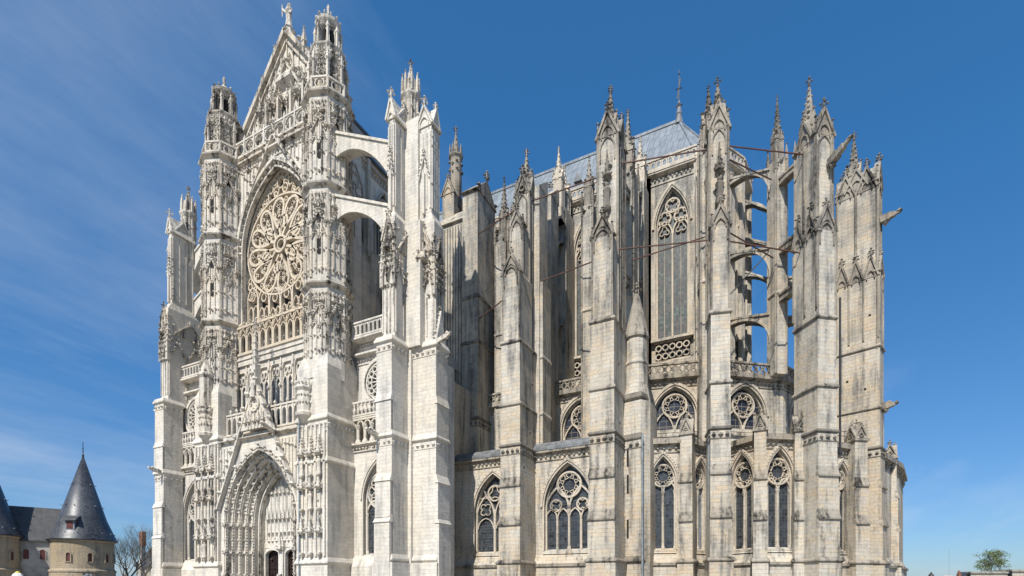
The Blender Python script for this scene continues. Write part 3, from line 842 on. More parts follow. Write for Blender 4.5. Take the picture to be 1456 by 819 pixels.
# portal gable
m = MB(P)
for sg in (-1, 1):
    m.bar((sg*6.9, 11.0), (0, 25.4), .26, .1, .6)
    crockets(m, (sg*6.7, 12.0), (0, 26.0), 9, .34, .65)
m.prism([(-2.6, 19.8), (2.6, 19.8), (0, 25.2)], .12, .5)
for k in range(5):
    canopy(m, -1.5+k*.75, .62, 20.6, .28, 1.1); rib(m, -1.1+k*.55, 19.8, 22, .5, .1)
m.circ(0, 22.6, .8, .2, .4, .7, 12); m.foil(0, 22.6, .7, 5, .12, .4, .62)
m.box(-.45, .45, .1, .8, 24.6, 27.0); m.statue(0, .75, 23.3, 2.2); canopy(m, 0, .7, 26.0, .4, 1.8)
spire(m, 0, .4, 26.8, .42, 5.0, 4, .2, 6, .35)
for k in range(9):
    for sg in (-1, 1):
        u = sg*(6.7-k*.55); zl = 10.6+(6.9-abs(u))*14.4/6.9
        if zl+.9 < 18: rib(m, u, zl+.8, 18.3, 0, .12)
        if k < 6: m.lump(u, .15, rnd.uniform(15.5, 18), .24)
m.build('portal_gable', WHITE, o_por)
m = MB(P); m.box(-7.3, 7.3, .0, .45, 19.1, 19.0); m.prismu([(0, 18.7), (.45, 19.1), (0, 19.1)], -7.3, 7.3); m.build('drip_course', WORN, o_por)
m = MB(P)
m.taper((3.1, 3.5, .4, .8), 18.8, (3.2, 3.4, 1.9, 2.1), 19.3); m.beam((3.3, .3, 18.9), (3.3, 2.0, 19.5), .3); m.lump(3.3, 2.1, 19.55, .28)
m.build('gargoyle', WORN, o_por)

# ---- great gable
G = Fr(CX, 44.9, 0)
m = MB(G)
m.prism([(-9.2, 54.2), (-9.2, 58.0), (0, 69.2), (9.2, 58.0), (9.2, 54.2)], -.9, 0)
o_g = m.build('great_gable', WHITE, CATH)
m = MB(G)
for sg in (-1, 1):
    m.bar((sg*9.5, 57.8), (0, 69.5), .5, -1.0, .55); m.bar((sg*8.6, 57.6), (0, 68.2), .2, 0, .3)
    crockets(m, (sg*9.6, 58.4), (sg*.6, 69.5), 11, .3, -.2)
    m.bar((sg*5.4, 57.6), (0, 65.6), .3, 0, .4); crockets(m, (sg*5.4, 58), (0, 66), 9, .22, .4)
    for q, (u, hh) in enumerate(((2.6, 1.9), (4.9, 2.0), (7.2, 1.6))):
        zz = 69.3-u*1.22
        m.ring(sg*u, -.2, [(.34, zz), (.3, zz+1.0), (.4, zz+1.1), (.04, zz+1.1+hh)], 4); m.lump(sg*u, -.2, zz+1.2, .35); m.lump(sg*u, -.2, zz+1.2+hh*.9, .22)
for k in range(17):
    u = -8.0+k; zt = 68.6-abs(u)*1.25
    rib(m, u, 56.4, zt, 0, .14)
    if abs(u) > .4:
        z = 57.4
        while z+1.6 < zt:
            ogee(m, u+.5 if u < 0 else u-.5, z+.3, .4, 1.0, .1, 0, .22, .14, .18, 3); z += 2.5
            if rnd.random() < .6: m.lump(u, .2, z-.5, .24, 1.4)
for sg in (-1, 1):
    for u in (1.1, 3.2):
        m.box(sg*u-.16, sg*u+.16, 0, .6, 56, 61.5); ogee(m, sg*u, 60.6, .8, 1.5, .16, .1, .5, .18, .3)
m.box(-1.3, 1.3, 0, .75, 63.2, 63.6)
m.prismu([(0, 62.6), (.75, 63.2), (0, 63.2)], -1.3, 1.3); m.prismu([(0, 65), (.7, 63.6), (0, 63.6)], -1.2, 1.2)
for u in (-4.6, 4.6, -2.2, 2.2): canopy(m, u, .35, 61.0, .45, 2.2); pedestal(m, u, .3, 57.8, .35)
for k in range(60):
    u = rnd.uniform(-8, 8); zt = 68.0-abs(u)*1.25; m.lump(u, .15, rnd.uniform(57, zt), .19, 1.3)
m.build('gable_carving', WORN, o_g)
g = MB(G)
for sg in (-1, 1): glasspane(g, sg*.62, 57.6, 60.8, .42, .8, .03)
glasspane(g, 2.15, 57.6, 60.2, .35, .7, .03); glasspane(g, -2.15, 57.6, 60.2, .35, .7, .03)
g.build('gable_window', DARK, o_g)
m = MB(G); m.ring(0, -.2, [(.75, 69.0), (.55, 69.4), (.5, 69.9), (.62, 70.0)], 8)
m.build('statue_plinth', WHITE, o_g)
m = MB(G); m.statue(0, -.2, 70.0, 3.1); m.beam((-.35, -.2, 72.2), (-1.0, -.1, 72.8), .22); m.beam((-1.0, -.1, 71.9), (-1.05, -.1, 73.4), .1); m.beam((.35, -.2, 72.1), (.55, .1, 71.4), .22)
m.build('statue', WORN, o_g)
m = MB(F); balustrade(m, -7.1, 7.1, .35, 54.9, 56.9, 'quatre', 1.75, .18)
for k in range(9): m.ring(-7.1+k*1.775, .4, [(.16, 54.9), (.16, 57.1), (.05, 57.5)], 4)
m.build('balustrade', WHITE, CATH)

# ---- side bays of the transept front (aisles), mirrored
def sidebay(sg):
    u0, u1 = (11.3, 18.4) if sg > 0 else (-18.4, -11.3)
    cu = sg*14.85
    B = Fr(CX, 44.4 if sg > 0 else 42.7, 0)
    m = MB(B)
    archwall(m, u0-.2, u1+.2, 0, 16.6, cu, 5.2, 11.3, 2.3, 4.2, 0, .9)
    m.box(u0-.2, u1+.2, -1.5, -.9, 0, 16.6)
    m.box(u0-.2, u1+.2, -2.6, -1.6, 16.5, 20.6)
    m.box(u0-.2, u1+.2, -1.5, -.6, 20.4, 29.2)
    m.box(u0-.2, u1+.2, -.6, .25, 20.3, 20.5)
    m.box(u0-.2, u1+.2, -16, -1.4, 28.0, 29.0)
    m.taper((u0-.2, u1+.2, 0, .6), 3.9, (u0-.2, u1+.2, -.6, .05), 5.0); m.box(u0-.2, u1+.2, -.6, .6, 0, 3.9)
    o = m.build('aisle_bay', WHITE, CATH)
    m = MB(B)
    for k in range(7):
        u = u0+.5+k*(u1-u0-1)/6
        colon(m, u, -.1, 17.5, 19.6, .2, 8)
        if k < 6: archband(m, u+(u1-u0-1)/12, 19.5, .42, .5, .14, -.3, .15, 0, 4)
    m.box(u0-.2, u1+.2, -.4, .2, 20.05, 20.3)
    frieze(m, u0-.2, u1+.2, .05, 17.3, .6, .45, .3)
    m.build('arcade', WHITE, o)
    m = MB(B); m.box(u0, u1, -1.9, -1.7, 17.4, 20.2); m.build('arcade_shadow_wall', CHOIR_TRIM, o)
    m = MB(B); balustrade(m, u0-.1, u1+.1, .15, 20.5, 22.1, 'baluster', .55, .16, False); m.build('balustrade', WHITE, o)
    m = MB(B); balustrade(m, u0-.1, u1+.1, .2, 29.3, 30.9, 'arcade', .6, .13, False)
    frieze(m, u0-.1, u1+.1, -.6, 29.0, .6, .4, .9); frieze(m, u0-.1, u1+.1, -.6, 27.4, .8, .42, .5); m.build('balustrade', WHITE, o)
    window(B, o, WHITE, GLASS, cu, 5.2, 11.3, 2.2, 4.1, -.6, 2, 'oculus2', True, .2, .02)
    # small rose above
    m = MB(B); zc = 24.2
    m.circ(cu, zc, 2.45, .32, -.65, -.2, 28); m.circ(cu, zc, 2.05, .14, -.62, -.3, 28); m.circ(cu, zc, .35, .12, -.6, -.3, 10)
    for k in range(16):
        a = k*PI/8; m.bar((cu+.35*math.cos(a), zc+.35*math.sin(a)), (cu+1.5*math.cos(a), zc+1.5*math.sin(a)), .1, -.6, -.35)
        a += PI/16; m.circ(cu+1.66*math.cos(a), zc+1.66*math.sin(a), .3, .1, -.6, -.35, 8)
    r = m.build('small_rose_window', WHITE, o)
    g = MB(B); g.face([(cu+2.4*math.cos(q*PI/12), -.58, zc+2.4*math.sin(q*PI/12)) for q in range(24)]); g.build('glass', GLASS, r)
    # flying arches from turret to pier, sloping down outwards
    for zi, zo in ((50.6, 46.2), (43.8, 39.8)):
        m = MB(S); n = 14
        a0, a1 = CX+sg*10.6, CX+sg*19.0
        yo = 0 if sg > 0 else 2.4
        for (e, y0, y1) in ((0, 42.3+yo, 43.5+yo), (.28, 42.05+yo, 42.3+yo), (.5, 41.85+yo, 42.05+yo)):
            arc = []
            for k in range(n+1):
                t = k/n
                top = zi+(zo-zi)*t
                arc.append((a0+(a1-a0)*t, top-.75-e*.8-2.9*(abs(t-.45)/.55)**2.2))
            m.prism(arc + [(a1, zo), (a0, zi)], -y1, -y0)
        m.prism([(a0, zi), (a1, zo), (a1, zo+.28), (a0, zi+.28)], -43.7-yo, -41.7-yo)
        m.build('flying_buttress', WHITE, CATH)
sidebay(1); sidebay(-1)

# ---- corner piers
def cornerpier(sg):
    e_ = .55 if sg > 0 else -.8
    def UU(a, b): return (CX+sg*(a+e_), CX+sg*(b+e_)) if sg > 0 else (CX-b-e_, CX-a-e_)
    m = MB(S)
    def bx(d0, d1, y0, y1, z0, z1): u = UU(d0, d1); m.box(u[0], u[1], -y1, -y0, z0, z1)
    def tp(a, z0, b, z1):
        ua = UU(a[0], a[1]); ub = UU(b[0], b[1]); m.taper((ua[0], ua[1], -a[3], -a[2]), z0, (ub[0], ub[1], -b[3], -b[2]), z1)
    A = (17.85, 19.75, 40.0, 44.5 if sg > 0 else 42.5); B = (19.75, 22.95, 42.8, 44.8)
    for q, e in ((A, .0), (B, .0)):
        bx(q[0]-.3, q[1]+.3, q[2]-.3, q[3], 0, 4.0)
        bx(q[0], q[1], q[2], q[3], 0, 25.6)
    bx(17.9, 22.0, 44.5, 47.5, 0, 25); bx(18.2, 20.4, 44.0, 46.5, 25, 40)
    bx(19.75, 20.15, 42.45, 42.8, 0, 25.4)
    # stepped weatherings on south face of A and east face of B
    for z, e in ((8.4, .36), (12.4, .24), (20.2, .12)):
        tp((17.85, 19.75, 40-e, 40.1), 0 if z < 9 else z-4, (17.85, 19.75, 40-e, 40.1), z-.5)
        tp((17.75, 19.8, 40-e-.1, 40.1), z-.5, (17.85, 19.75, 39.99, 40.1), z+.25)
        tp((22.85, 22.95+e, 42.78, 44.85), 0 if z < 9 else z-4, (22.85, 22.95+e, 42.78, 44.85), z-.5)
        tp((22.85, 22.95+e+.12, 42.7, 44.85), z-.5, (22.85, 22.96, 42.79, 44.85), z+.35)
    # second and third stages
    yb_ = 0 if sg > 0 else 3.2
    A2 = (18.05, 19.55, 40.7, 44.4+yb_); B2 = (20.0, 22.55, 43.1, 44.7)
    bx(*A2, 25.6, 38.0); bx(*B2, 25.6, 38.0); bx(19.4, 21.4, 42.3, 44.5, 25.6, 38)
    A3 = (18.3, 19.0, 41.3, 44.2); B3_ = (20.5, 22.1, 43.2, 44.6)
    bx(*A3, 38, 48.4); bx(*B3_, 38, 48.0); bx(19.0, 20.7, 42.9, 44.6, 38, 49)
    tp((A2[0], A2[1], A2[2], A2[3]), 38, (A3[0], A3[1], A3[2], A3[3]), 39)
    tp((B2[0], B2[1], B2[2], B2[3]), 38, (B3_[0], B3_[1], B3_[2], B3_[3]), 39)
    o = m.build('corner_pier', WHITE, CATH)
    k = MB(S)
    for z, cv in ((4.4, 0), (16.4, 1), (25.6, 1)):
        for q in (A, B):
            u = UU(q[0], q[1]); course_obj(S, WHITE, o, u[0], u[1], -q[3], -q[2], z, .2, .3, .45, bool(cv))
    # crocketed gablet clusters and canopies at z 31-39
    for (q, zz) in ((A2, 33.2), (B2, 32.6)):
        u = UU(q[0], q[1]); cu = (u[0]+u[1])/2; hw = (u[1]-u[0])/2
        w = -q[2]
        for s2 in (-.5, .5): ogee(k, cu+s2*hw*1.0, zz-1.6, hw*.5, 2.8, .13, w-.02, w+.28, .2, .26, 4)
        canopy(k, cu, w+.3, zz+1.6, hw*.55, 2.6)
        for s2 in (-1, 1):
            k.at(S); spire(k, cu+s2*hw, w+.05, zz+.2, .24, 3.6, 4, .17, 5, .22)
            k.box(cu+s2*hw-.2, cu+s2*hw+.2, w-.15, w+.25, zz-2, zz+.3)
        gablet(k, cu, zz+2.6, hw*.85, 2.2, w-.6, w+.25, .2, .15, .32)
        for j in range(5): k.lump(cu-hw+j*hw*.5, w+.12, zz-1.9, .2)
        for j in range(16): k.lump(cu+rnd.uniform(-1, 1)*hw, w+.2, zz+rnd.uniform(-.5, 4.4), .22)
        # long narrow panels
        for s2 in (-.9, -.3, .3, .9): rib(k, cu+s2*hw, 26.6, zz-2, w, .09)
        # outer side
        ue = u[1]; k.at(Fr(ue, q[2], 90)); L = q[3]-q[2]; k.fr.o = (ue, q[2])
        for s2 in range(3): ogee(k, L*(s2+.5)/3, zz-1.4, L/6.5, 2.2, .12, 0, .22, .18, .22, 3); 
        for s2 in range(4): rib(k, .15+(L-.3)*s2/3, 26.6, zz-1.2, 0, .1)
        for j in range(8): k.lump(L*rnd.random(), .2, zz+rnd.uniform(0, 4), .2)
        gablet(k, L*.4, zz+1.6, L*.3, 1.8, -.3, .25, .18, .13, .28)
        k.at(S)
    k.build('gablet_cluster', WORN, o)
    k = MB(S)
    for (q, zt) in ((A3, 48.4), (B3_, 48.0)):
        u = UU(q[0], q[1]); cu = (u[0]+u[1])/2; hw = (u[1]-u[0])/2; w = -q[2]
        gablet(k, cu, zt-.2, hw+.15, 2.0, -q[3], w+.2, .2, .18, .4)
        for s2 in (-.85, -.3, .3, .85): rib(k, cu+s2*hw, 39.4, zt-.8, w, .1)
        ogee(k, cu, 42.5, hw*.8, 2.6, .12, w, w+.25, .16, .22, 5)
        k.box(cu-.13, cu+.13, w, w+.3, 39, 43)
        for j in range(8): k.lump(cu+rnd.choice((-1, 1))*(hw+.08), w-.05, 40+j*.95, .15)
        k.at(Fr(u[1], q[2], 90)); L = q[3]-q[2]
        gablet(k, L*.5, zt-.2, L*.45, 1.9, -.5, .15, .18, .15, .3)
        for s2 in range(4): rib(k, .15+(L-.3)*s2/3, 39.4, zt-.6, 0, .09)
        k.at(S)
    k.build('shaft_carving', WHITE, o)
    k = MB(W0); cx = CX+sg*(19.0+e_); cy = 43.9
    k.ring(cx, cy, [(.85, 45), (.85, 51.6), (1.1, 52.1), (1.1, 52.3), (.8, 52.6), (.75, 53.8), (.2, 54.1)], 8)
    for a in range(8):
        an = a*PI/4
        k.ring(cx+.86*math.cos(an), cy+.86*math.sin(an), [(.12, 46), (.1, 51.8)], 4)
        k.lump(cx+.95*math.cos(an), cy+.95*math.sin(an), 50.2+.5*(a % 2), .22, 1.3); k.lump(cx+.95*math.cos(an), cy+.95*math.sin(an), 49.2, .18)
        k.ring(cx+.85*math.cos(an), cy+.85*math.sin(an), [(.18, 52.4), (.14, 53.8), (.03, 54.6)], 4); k.lump(cx+.85*math.cos(an), cy+.85*math.sin(an), 54.4, .14)
    k.at(W0); spire(k, cx, cy, 53.8, .45, 2.0, 8, .14, 3, .3)
    k.build('pinnacle', WORN, o)
    # gargoyle-like beast & small raking gablet on the cornice
    k = MB(S); u = UU(22.2, 22.9); k.prismu([(-44.6, 26.0), (-43.0, 26.0), (-43.8, 29.3)], u[0], u[1]); 
    for j in range(5): k.lump((u[0]+u[1])/2, -43.0-j*.16, 26.3+j*.65, .22)
    k.fleuron((u[0]+u[1])/2, -43.8, 29.5, .35); k.build('gablet', WHITE, o)
    for (d, y, z, dx, dy) in ((18.1, 40.0, 16.4, 0, -1), (23.1, 43.0, 25.9, sg, -.2)):
        k = MB(W0); x = CX+sg*(d+e_)
        k.beam((x, y, z), (x+dx*1.2, y+dy*1.2, z+.15), .34, .4); k.beam((x+dx*1.2, y+dy*1.2, z+.15), (x+dx*1.7, y+dy*1.7, z+.35), .22, .24)
        k.lump(x+dx*1.15, y+dy*1.15, z+.4, .25); k.lump(x+dx*.6, y+dy*.6, z+.3, .24); k.build('gargoyle', WORN, o)
    return o
cornerpier(1); cornerpier(-1)
# drainpipe on turret foot
m = MB(W0); m.ring(CX+9.0-1.75, 40.36, [(.09, 0), (.09, 19.6)], 8); m.build('drainpipe', ZINC, CATH)

# ============================================================ CHOIR
cb, sb = math.cos(R(27.1)), math.sin(R(27.1))
def PD(px, D):
    """plan point seen at column px at distance D along the view"""
    s = (px-728)/750.; return ((-sb+cb*s)*D, (cb+sb*s)*D)
def hollow_piece(): pass

def buttress(fr, name, levels, L, shaft=None, carve=True, label=None, mat=None):
    """levels: (ztop, halfwidth, setback, kind); L depth inwards"""
    mat = mat or CHOIR
    m = MB(fr); z = 0; k = None; courses = []; fronts = []
    for i, (zt, hw, sb_, kind) in enumerate(levels):
        m.box(-hw, hw, -L, -sb_, z, zt)
        if kind in ('plain', 'carved'):
            courses.append((zt, hw, sb_, kind))
        elif kind == 'front':
            nh = levels[i+1][1]; ns = levels[i+1][2]
            k = MB(fr); fronts.append(k)
            k.taper((-hw-.02, hw+.02, -sb_-.3, -sb_+.14), zt-.45, (-nh, nh, -sb_-.3, -ns+.01), zt+.35)
            k.box(-hw-.01, hw+.01, -sb_-.2, -sb_+.16, zt-.6, zt-.45)
        elif kind == 'gable':
            m.prismu([(-L, zt), (-sb_, zt), (-sb_-.0, zt), (-L, zt+1.2)], -hw, hw)
        z = zt
    o = m.build(name, mat, CATH)
    for (zt, hw, sb_, kind) in courses: course_obj(fr, CRUST_SHADE if kind == 'carved' else CHOIR_TRIM, o, -hw, hw, -L, -sb_, zt, .15, .26, .16 if kind == 'carved' else .22, kind == 'carved')
    for k in fronts: k.build('weathering', CHOIR_TRIM, o)
    return o
def gargoyle(fr, u, w, z, l, parent, up=.25, side=0):
    k = MB(fr)
    k.beam((u, w-.3, z), (u+side*l*.35, w+l*.36, z+l*up*.36), .58, .66); k.beam((u+side*l*.3, w+l*.32, z+l*up*.36), (u+side*l*.7, w+l*.7, z+l*up*.72), .44, .48)
    k.beam((u+side*l*.6, w+l*.66, z+l*up*.68), (u+side*l, w+l, z+l*up), .28, .3)
    k.lump(u+side*l, w+l*1.02, z+l*up+.05, .28); k.lump(u, w+.1, z-.45, .32); k.lump(u+side*l*.4, w+l*.4, z+l*up*.3+.3, .22)
    k.build('gargoyle', GARG, parent)
def shaft(fr, w0, w1, hw, zb, zt, parent, gh=2.2, sph=4.0, spz=None, niche=False, panel=True, spw=None, side_ribs=True, name='buttress_shaft', low=None, drop=0.):
    """tall panelled shaft with four gables and a spire.  w0 outer face, w1 inner face"""
    m = MB(fr); m.box(-hw, hw, w1, w0, zb, zt)
    m.prism([(-hw, zt), (hw, zt), (0, zt+gh*.9)], w1, w0-.12)
    o = m.build(name, CHOIR, parent)
    k = MB(fr)
    gablet(k, 0, zt-.1, hw+.1, gh, w0-.4, w0+.1, .2, .2, .38)
    archband(k, 0, zt-1.2, hw*.72, 1.1, .12, w0-.02, w0+.12, foot=(1.2 if niche else min(zt-zb-3, 9)), n=4)
    gablet(k, 0, zt-.1, hw+.1, gh*.9, w1-.1, w1+.4, .2, .2, .3)
    for u in (-hw, hw):
        k.ring(u, w0-.03, [(.13, zb), (.13, zt), (.22, zt+.15), (.16, zt+.3), (.03, zt+1.5)], 5); k.lump(u, w0, zt+.9, .14); k.lump(u, w0, zt+1.5, .15)
        k.ring(u, w1+.03, [(.13, zb), (.13, zt), (.2, zt+.15), (.16, zt+.3), (.03, zt+1.5)], 5); k.lump(u, w1, zt+.9, .14)
    D = w0-w1
    for sg in (-1, 1):
        q = fr.p(sg*hw, (w0+w1)/2, 0); f2 = Fr(q[0], q[1], fr.a+90*sg); k.at(f2)
        if D > 1.3:
            gablet(k, 0, zt-.1, min(D*.42, 1.0), gh*.9, -.3, .14, .18, .18, .3)
        if side_ribs:
            n = max(2, int(D/.55))
            for j in range(n+1):
                rib(k, -D/2+.1+(D-.2)*j/n, zb+.3, zt-.6, 0, .12)
        k.at(fr)
    if niche:
        q_ = MB(fr); canopy(q_, 0, w0+.2, zt-4.0, .42, 2.6); q_.statue(0, w0+.25, zt-7.0, 2.4)
        for j in range(9): q_.lump(rnd.uniform(-.3, .3), w0+.15, zt-7.4+j*.55, .26, 1.3)
        pedestal(q_, 0, w0+.18, zt-7.0, .4); q_.build('statue', CRUST_SHADE, o)
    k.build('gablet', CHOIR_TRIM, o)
    p = MB(fr); spw = spw if spw is not None else (w0+w1)/2
    spz = spz or zt-.2
    r = min(.62, hw*.75)
    p.box(-r, r, spw-r, spw+r, spz, zt+gh*.9-drop)
    for a in range(4):
        q = fr.p(0, spw, 0); p.at(Fr(q[0], q[1], fr.a+90*a))
        p.prism([(-r, zt+gh*.9-.2-drop), (r, zt+gh*.9-.2-drop), (0, zt+gh*.9+1.3-drop)], r-.25, r+.06); p.lump(0, r, zt+gh*.9+1.4-drop, .18)
        p.at(fr)
    spire(p, 0, spw, zt+gh*.9-drop, r*.9, sph, 8, .2, max(5, int(sph/.5)), .3)
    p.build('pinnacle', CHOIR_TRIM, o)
    return o
def front_stage(fr, hw, w0, w1, zb, zt, parent, gh=2.0):
    """lower front stage of a buttress ending in a blind arched gable and a sloping top"""
    m = MB(fr); m.box(-hw, hw, w1, w0, zb, zt)
    m.prism([(-hw, zt), (hw, zt), (0, zt+gh)], w1, w0-.1)
    o = m.build('buttress_stage', CHOIR, parent)
    k = MB(fr); gablet(k, 0, zt, hw+.06, gh, w0-.5, w0+.06, .15, .2, .3)
    archband(k, 0, zt-.3, hw*.75, 1.0, .13, w0-.03, w0+.1, foot=1.0, n=4)
    for u in (-hw+.05, hw-.05): k.ring(u, w0, [(.1, zb), (.1, zt), (.2, zt+.2), (.03, zt+1.2)], 5); k.lump(u, w0, zt+1.1, .14)
    k.build('gablet', CHOIR_TRIM, o)
    return o
def ipier(fr, w, hw, d, zb, zt, parent=None, sph=4.5, name='intermediate_pier'):
    m = MB(fr); m.box(-hw, hw, w-d/2, w+d/2, zb, zt)
    for z in (32.5, ):
        course(m, -hw, hw, w-d/2, w+d/2, z, .12, .25, .3)
    o = m.build(name, CHOIR, parent or CATH)
    k = MB(fr)
    for sg in (-1, 1):
        for ww in (w-d/2, w+d/2):
            k.ring(sg*hw, ww, [(.13, zb), (.13, zt-1)], 5)
            k.ring(sg*hw, ww, [(.2, zt-1.2), (.2, zt+.2), (.03, zt+1.7)], 4); k.lump(sg*hw, ww, zt+.3, .22); k.lump(sg*hw, ww, zt+1.6, .14)
    pinnacle(k, 0, w, zt-.4, min(hw, d/2)*.72, 2.6, sph)
    for j in range(6): k.lump(rnd.uniform(-hw, hw), w+d/2+.05, zt-.6+rnd.uniform(-.3, .6), .2)
    k.build('pinnacle', CHOIR_TRIM, o)
    return o
def flyer(fr, wa, za, wb, zb, parent, th=.8, hw=.42, drop=3.2, name='flying_buttress', ribs=True):
    """strut rising from pier at wa (top za) to wall at wb (top zb), wb further in (more negative)"""
    m = MB(fr); n = 10
    low0 = za-drop; low1 = zb-th
    arc = []
    for k in range(n+1):
        t = k/n*PI/2; arc.append((wb+(wa-wb)*math.cos(t), low0+(low1-low0)*math.sin(t)))
    m.prismu([(wa, za)] + arc + [(wb, zb)], -hw, hw)
    m.prismu([(wa, za), (wa, za+.22), (wb, zb+.22), (wb, zb)], -hw-.14, hw+.14)
    m.prismu([(a, b) for a, b in arc] + [(a*.995+wb*.005, b+.3) for a, b in reversed(arc)], -hw-.1, hw+.1)
    o = m.build(name, CHOIR, parent or CATH)
    if ribs:
        k = MB(fr)
        for j in range(max(2, int(abs(wb-wa)/1.3))):
            t = (j+.5)/max(2, int(abs(wb-wa)/1.3)); k.lump(0, wa+(wb-wa)*t, za+(zb-za)*t+.35, .18)
        k.build('crocket', CHOIR_TRIM, o)
    return o

# ---- bodies
m = MB(S)
# outer aisle wall, straight bays y = 50.7
def straight_bay(u0, u1, cu, style, lights, hw, rise, zs, zp, mat=CHOIR, yw=50.7):
    m = MB(S); w = -yw
    archwall(m, u0, u1, 4.3, 15.9, cu, zs, zp, hw+.15, rise+.1, w, .8)
    m.box(u0, u1, w-.9, w+.45, 0, 3.9); m.taper((u0, u1, w-.9, w+.5), 3.9, (u0, u1, w-.9, w+.0), 5.0)
    o = m.build('aisle_wall', mat, CATH)
    k = MB(S); k.box(u0, u1, w+.3, w+.62, 3.75, 4.05); k.build('plinth_moulding', CHOIR_TRIM, o)
    k = MB(S); frieze(k, u0, u1, w, 15.6, .7, .5, .3)
    k.build('cornice', CHOIR_TRIM, o)
    l = MB(S); l.prismu([(w+.42, 15.85), (w+.42, 16.1), (w-.2, 16.75), (w-.8, 16.75), (w-.8, 15.85)], u0, u1); l.build('lead_gutter', LEADSTRIP, o)
    window(S, o, WINSTONE, GLASS, cu, zs, zp, hw, rise, w-.55, lights, style, True, .18, w, True)
straight_bay(-34.5, -25.2, -28.3, 'geo', 2, 2.35, 4.1, 5.4, 10.0)
straight_bay(-23.3, -15.9, -19.55, 'rose', 4, 2.6, 4.4, 5.4, 10.0)
m = MB(S)
m.box(-40, -13.4, -57, -51.6, 0, 15.5)
m.build('aisle_core', CHOIR, CATH)
m = MB(S)
m.face([(-37, -50.9, 16.4), (-12.5, -50.9, 16.4), (-12.5, -57, 17.8), (-37, -57, 17.8)])
m.build('aisle_roof', LEADROOF, CATH)
# inner aisle wall y = 57
def upper_panel(fr, L, cu, hw, o_name='inner_aisle_wall', zb=15.5, style='rose', rise=None, zs=18.4, zp=19.9, back=True):
    rise = rise or hw*1.32
    m = MB(fr)
    archwall(m, 0, L, zb, 24.4, cu, zs, zp, hw, rise, 0, .8)
    m.box(0, L, -.5, .25, 17.6, 17.95)
    o = m.build(o_name, CHOIR, CATH)
    k = MB(fr); frieze(k, 0, L, 0, 23.7, .7, .45, .45); k.box(0, L, -.2, .5, 23.9, 24.1)
    k.build('cornice', CHOIR_TRIM, o)
    k = MB(fr); balustrade(k, 0, L, .35, 24.1, 25.35, 'cross', .75, .16, False); k.build('balustrade', CHOIR_TRIM, o)
    window(fr, o, WINSTONE, GLASS_OC, cu, zs, zp, hw-.12, rise-.1, -.5, 2, style, True, .17, .0)
    return o
IW = Fr(-35, 57, 0)
upper_panel(Fr(-34, 57, 0), 9.5, 5.2, 2.5)
upper_panel(Fr(-24.5, 57, 0), 10.6, 4.2, 2.5)
ringp = [(-13.6, 57.0), (-6.6, 58.7), (.1, 64.0), (3.4, 71.0), (2.0, 80)]
for i in range(4):
    A_, B_ = ringp[i], ringp[i+1]
    L_ = math.hypot(B_[0]-A_[0], B_[1]-A_[1]); a_ = math.degrees(math.atan2(B_[1]-A_[1], B_[0]-A_[0]))
    cu_ = (3.55, 4.0, 3.8, 4.5)[i]
    upper_panel(Fr(A_[0], A_[1], a_), L_, cu_, (2.35, 2.45, 2.3, 2.3)[i])
def deck(poly, z, name, mat, zlow):
    m = MB(W0); n = len(poly)
    m.face([(x, y, z) for x, y in poly])
    for k in range(n):
        a, b = poly[k], poly[(k+1) % n]
        m.face([(a[0], a[1], zlow), (b[0], b[1], zlow), (b[0], b[1], z), (a[0], a[1], z)])
    return m.build(name, mat, CATH)
def inset(poly, c, f): return [(c[0]+(x-c[0])*f, c[1]+(y-c[1])*f) for x, y in poly]
cen = (-12, 72)
ip = [(-44, 57.9)] + [(-13.6, 57.9), (-7.0, 59.5), (-.8, 64.6), (2.5, 71.0), (1.0, 80), (-44, 80)]
deck(ip, 24.3, 'inner_aisle_roof', LEADROOF, 10)
# main vessel
def clerestory(fr, L, wins, name='clerestory_wall'):
    m = MB(fr)
    us = sorted(wins)
    b = [0] + [(us[i][0]+us[i+1][0])/2 for i in range(len(us)-1)] + [L]
    for i, (cu, hw) in enumerate(us):
        archwall(m, b[i], b[i+1], 30.9, 50.0, cu, 31.0, 44.0, hw, hw*2.3, 0, .8)
        for e in (b[i], b[i+1]):
            m.box(max(0, e-.35), min(L, e+.35), 0, .5, 24, 50)
    m.box(0, L, -1.2, -.55, 24.3, 31); m.box(0, L, -.55, .15, 30.65, 30.95); m.box(0, L, -.55, 0, 24.3, 28.2)
    o = m.build(name, CHOIR, CATH)
    k = MB(fr)
    frieze(k, 0, L, 0, 50.3, 1.0, .5, .4); k.box(0, L, -.4, .6, 50.5, 50.75)
    k.build('cornice', WINSTONE, o)
    k = MB(fr); balustrade(k, 0, L, .45, 50.75, 52.0, 'arcade', .65, .16, False); k.build('balustrade', WINSTONE, o)
    # triforium: pierced lattice
    k = MB(fr); g = MB(fr)
    for i, (cu, hw) in enumerate(us):
        n = 5; s_ = 2*hw/n
        for a in range(n):
            for r_ in range(2):
                k.circ(cu-hw+(a+.5)*s_, 28.9+r_*1.0, s_*.42, .13, -.4, -.15, 8)
            k.lump(cu-hw+(a+.5)*s_, -.2, 29.4, .1)
        k.box(cu-hw-.1, cu+hw+.1, -.4, -.1, 28.2, 28.4); k.box(cu-hw-.1, cu+hw+.1, -.4, -.1, 30.5, 30.7)
        g.box(cu-hw, cu+hw, -.55, -.5, 28.2, 30.7)
    t_ = k.build('triforium', WINSTONE, o); g.build('glass', GLASS_OC, t_)
    for cu, hw in us:
        window(fr, o, WINSTONE, GLASS_CL, cu, 31.0, 44.0, hw-.1, hw*2.25, -.45, 2, 'cler', True, .2, 0.02)
    return o
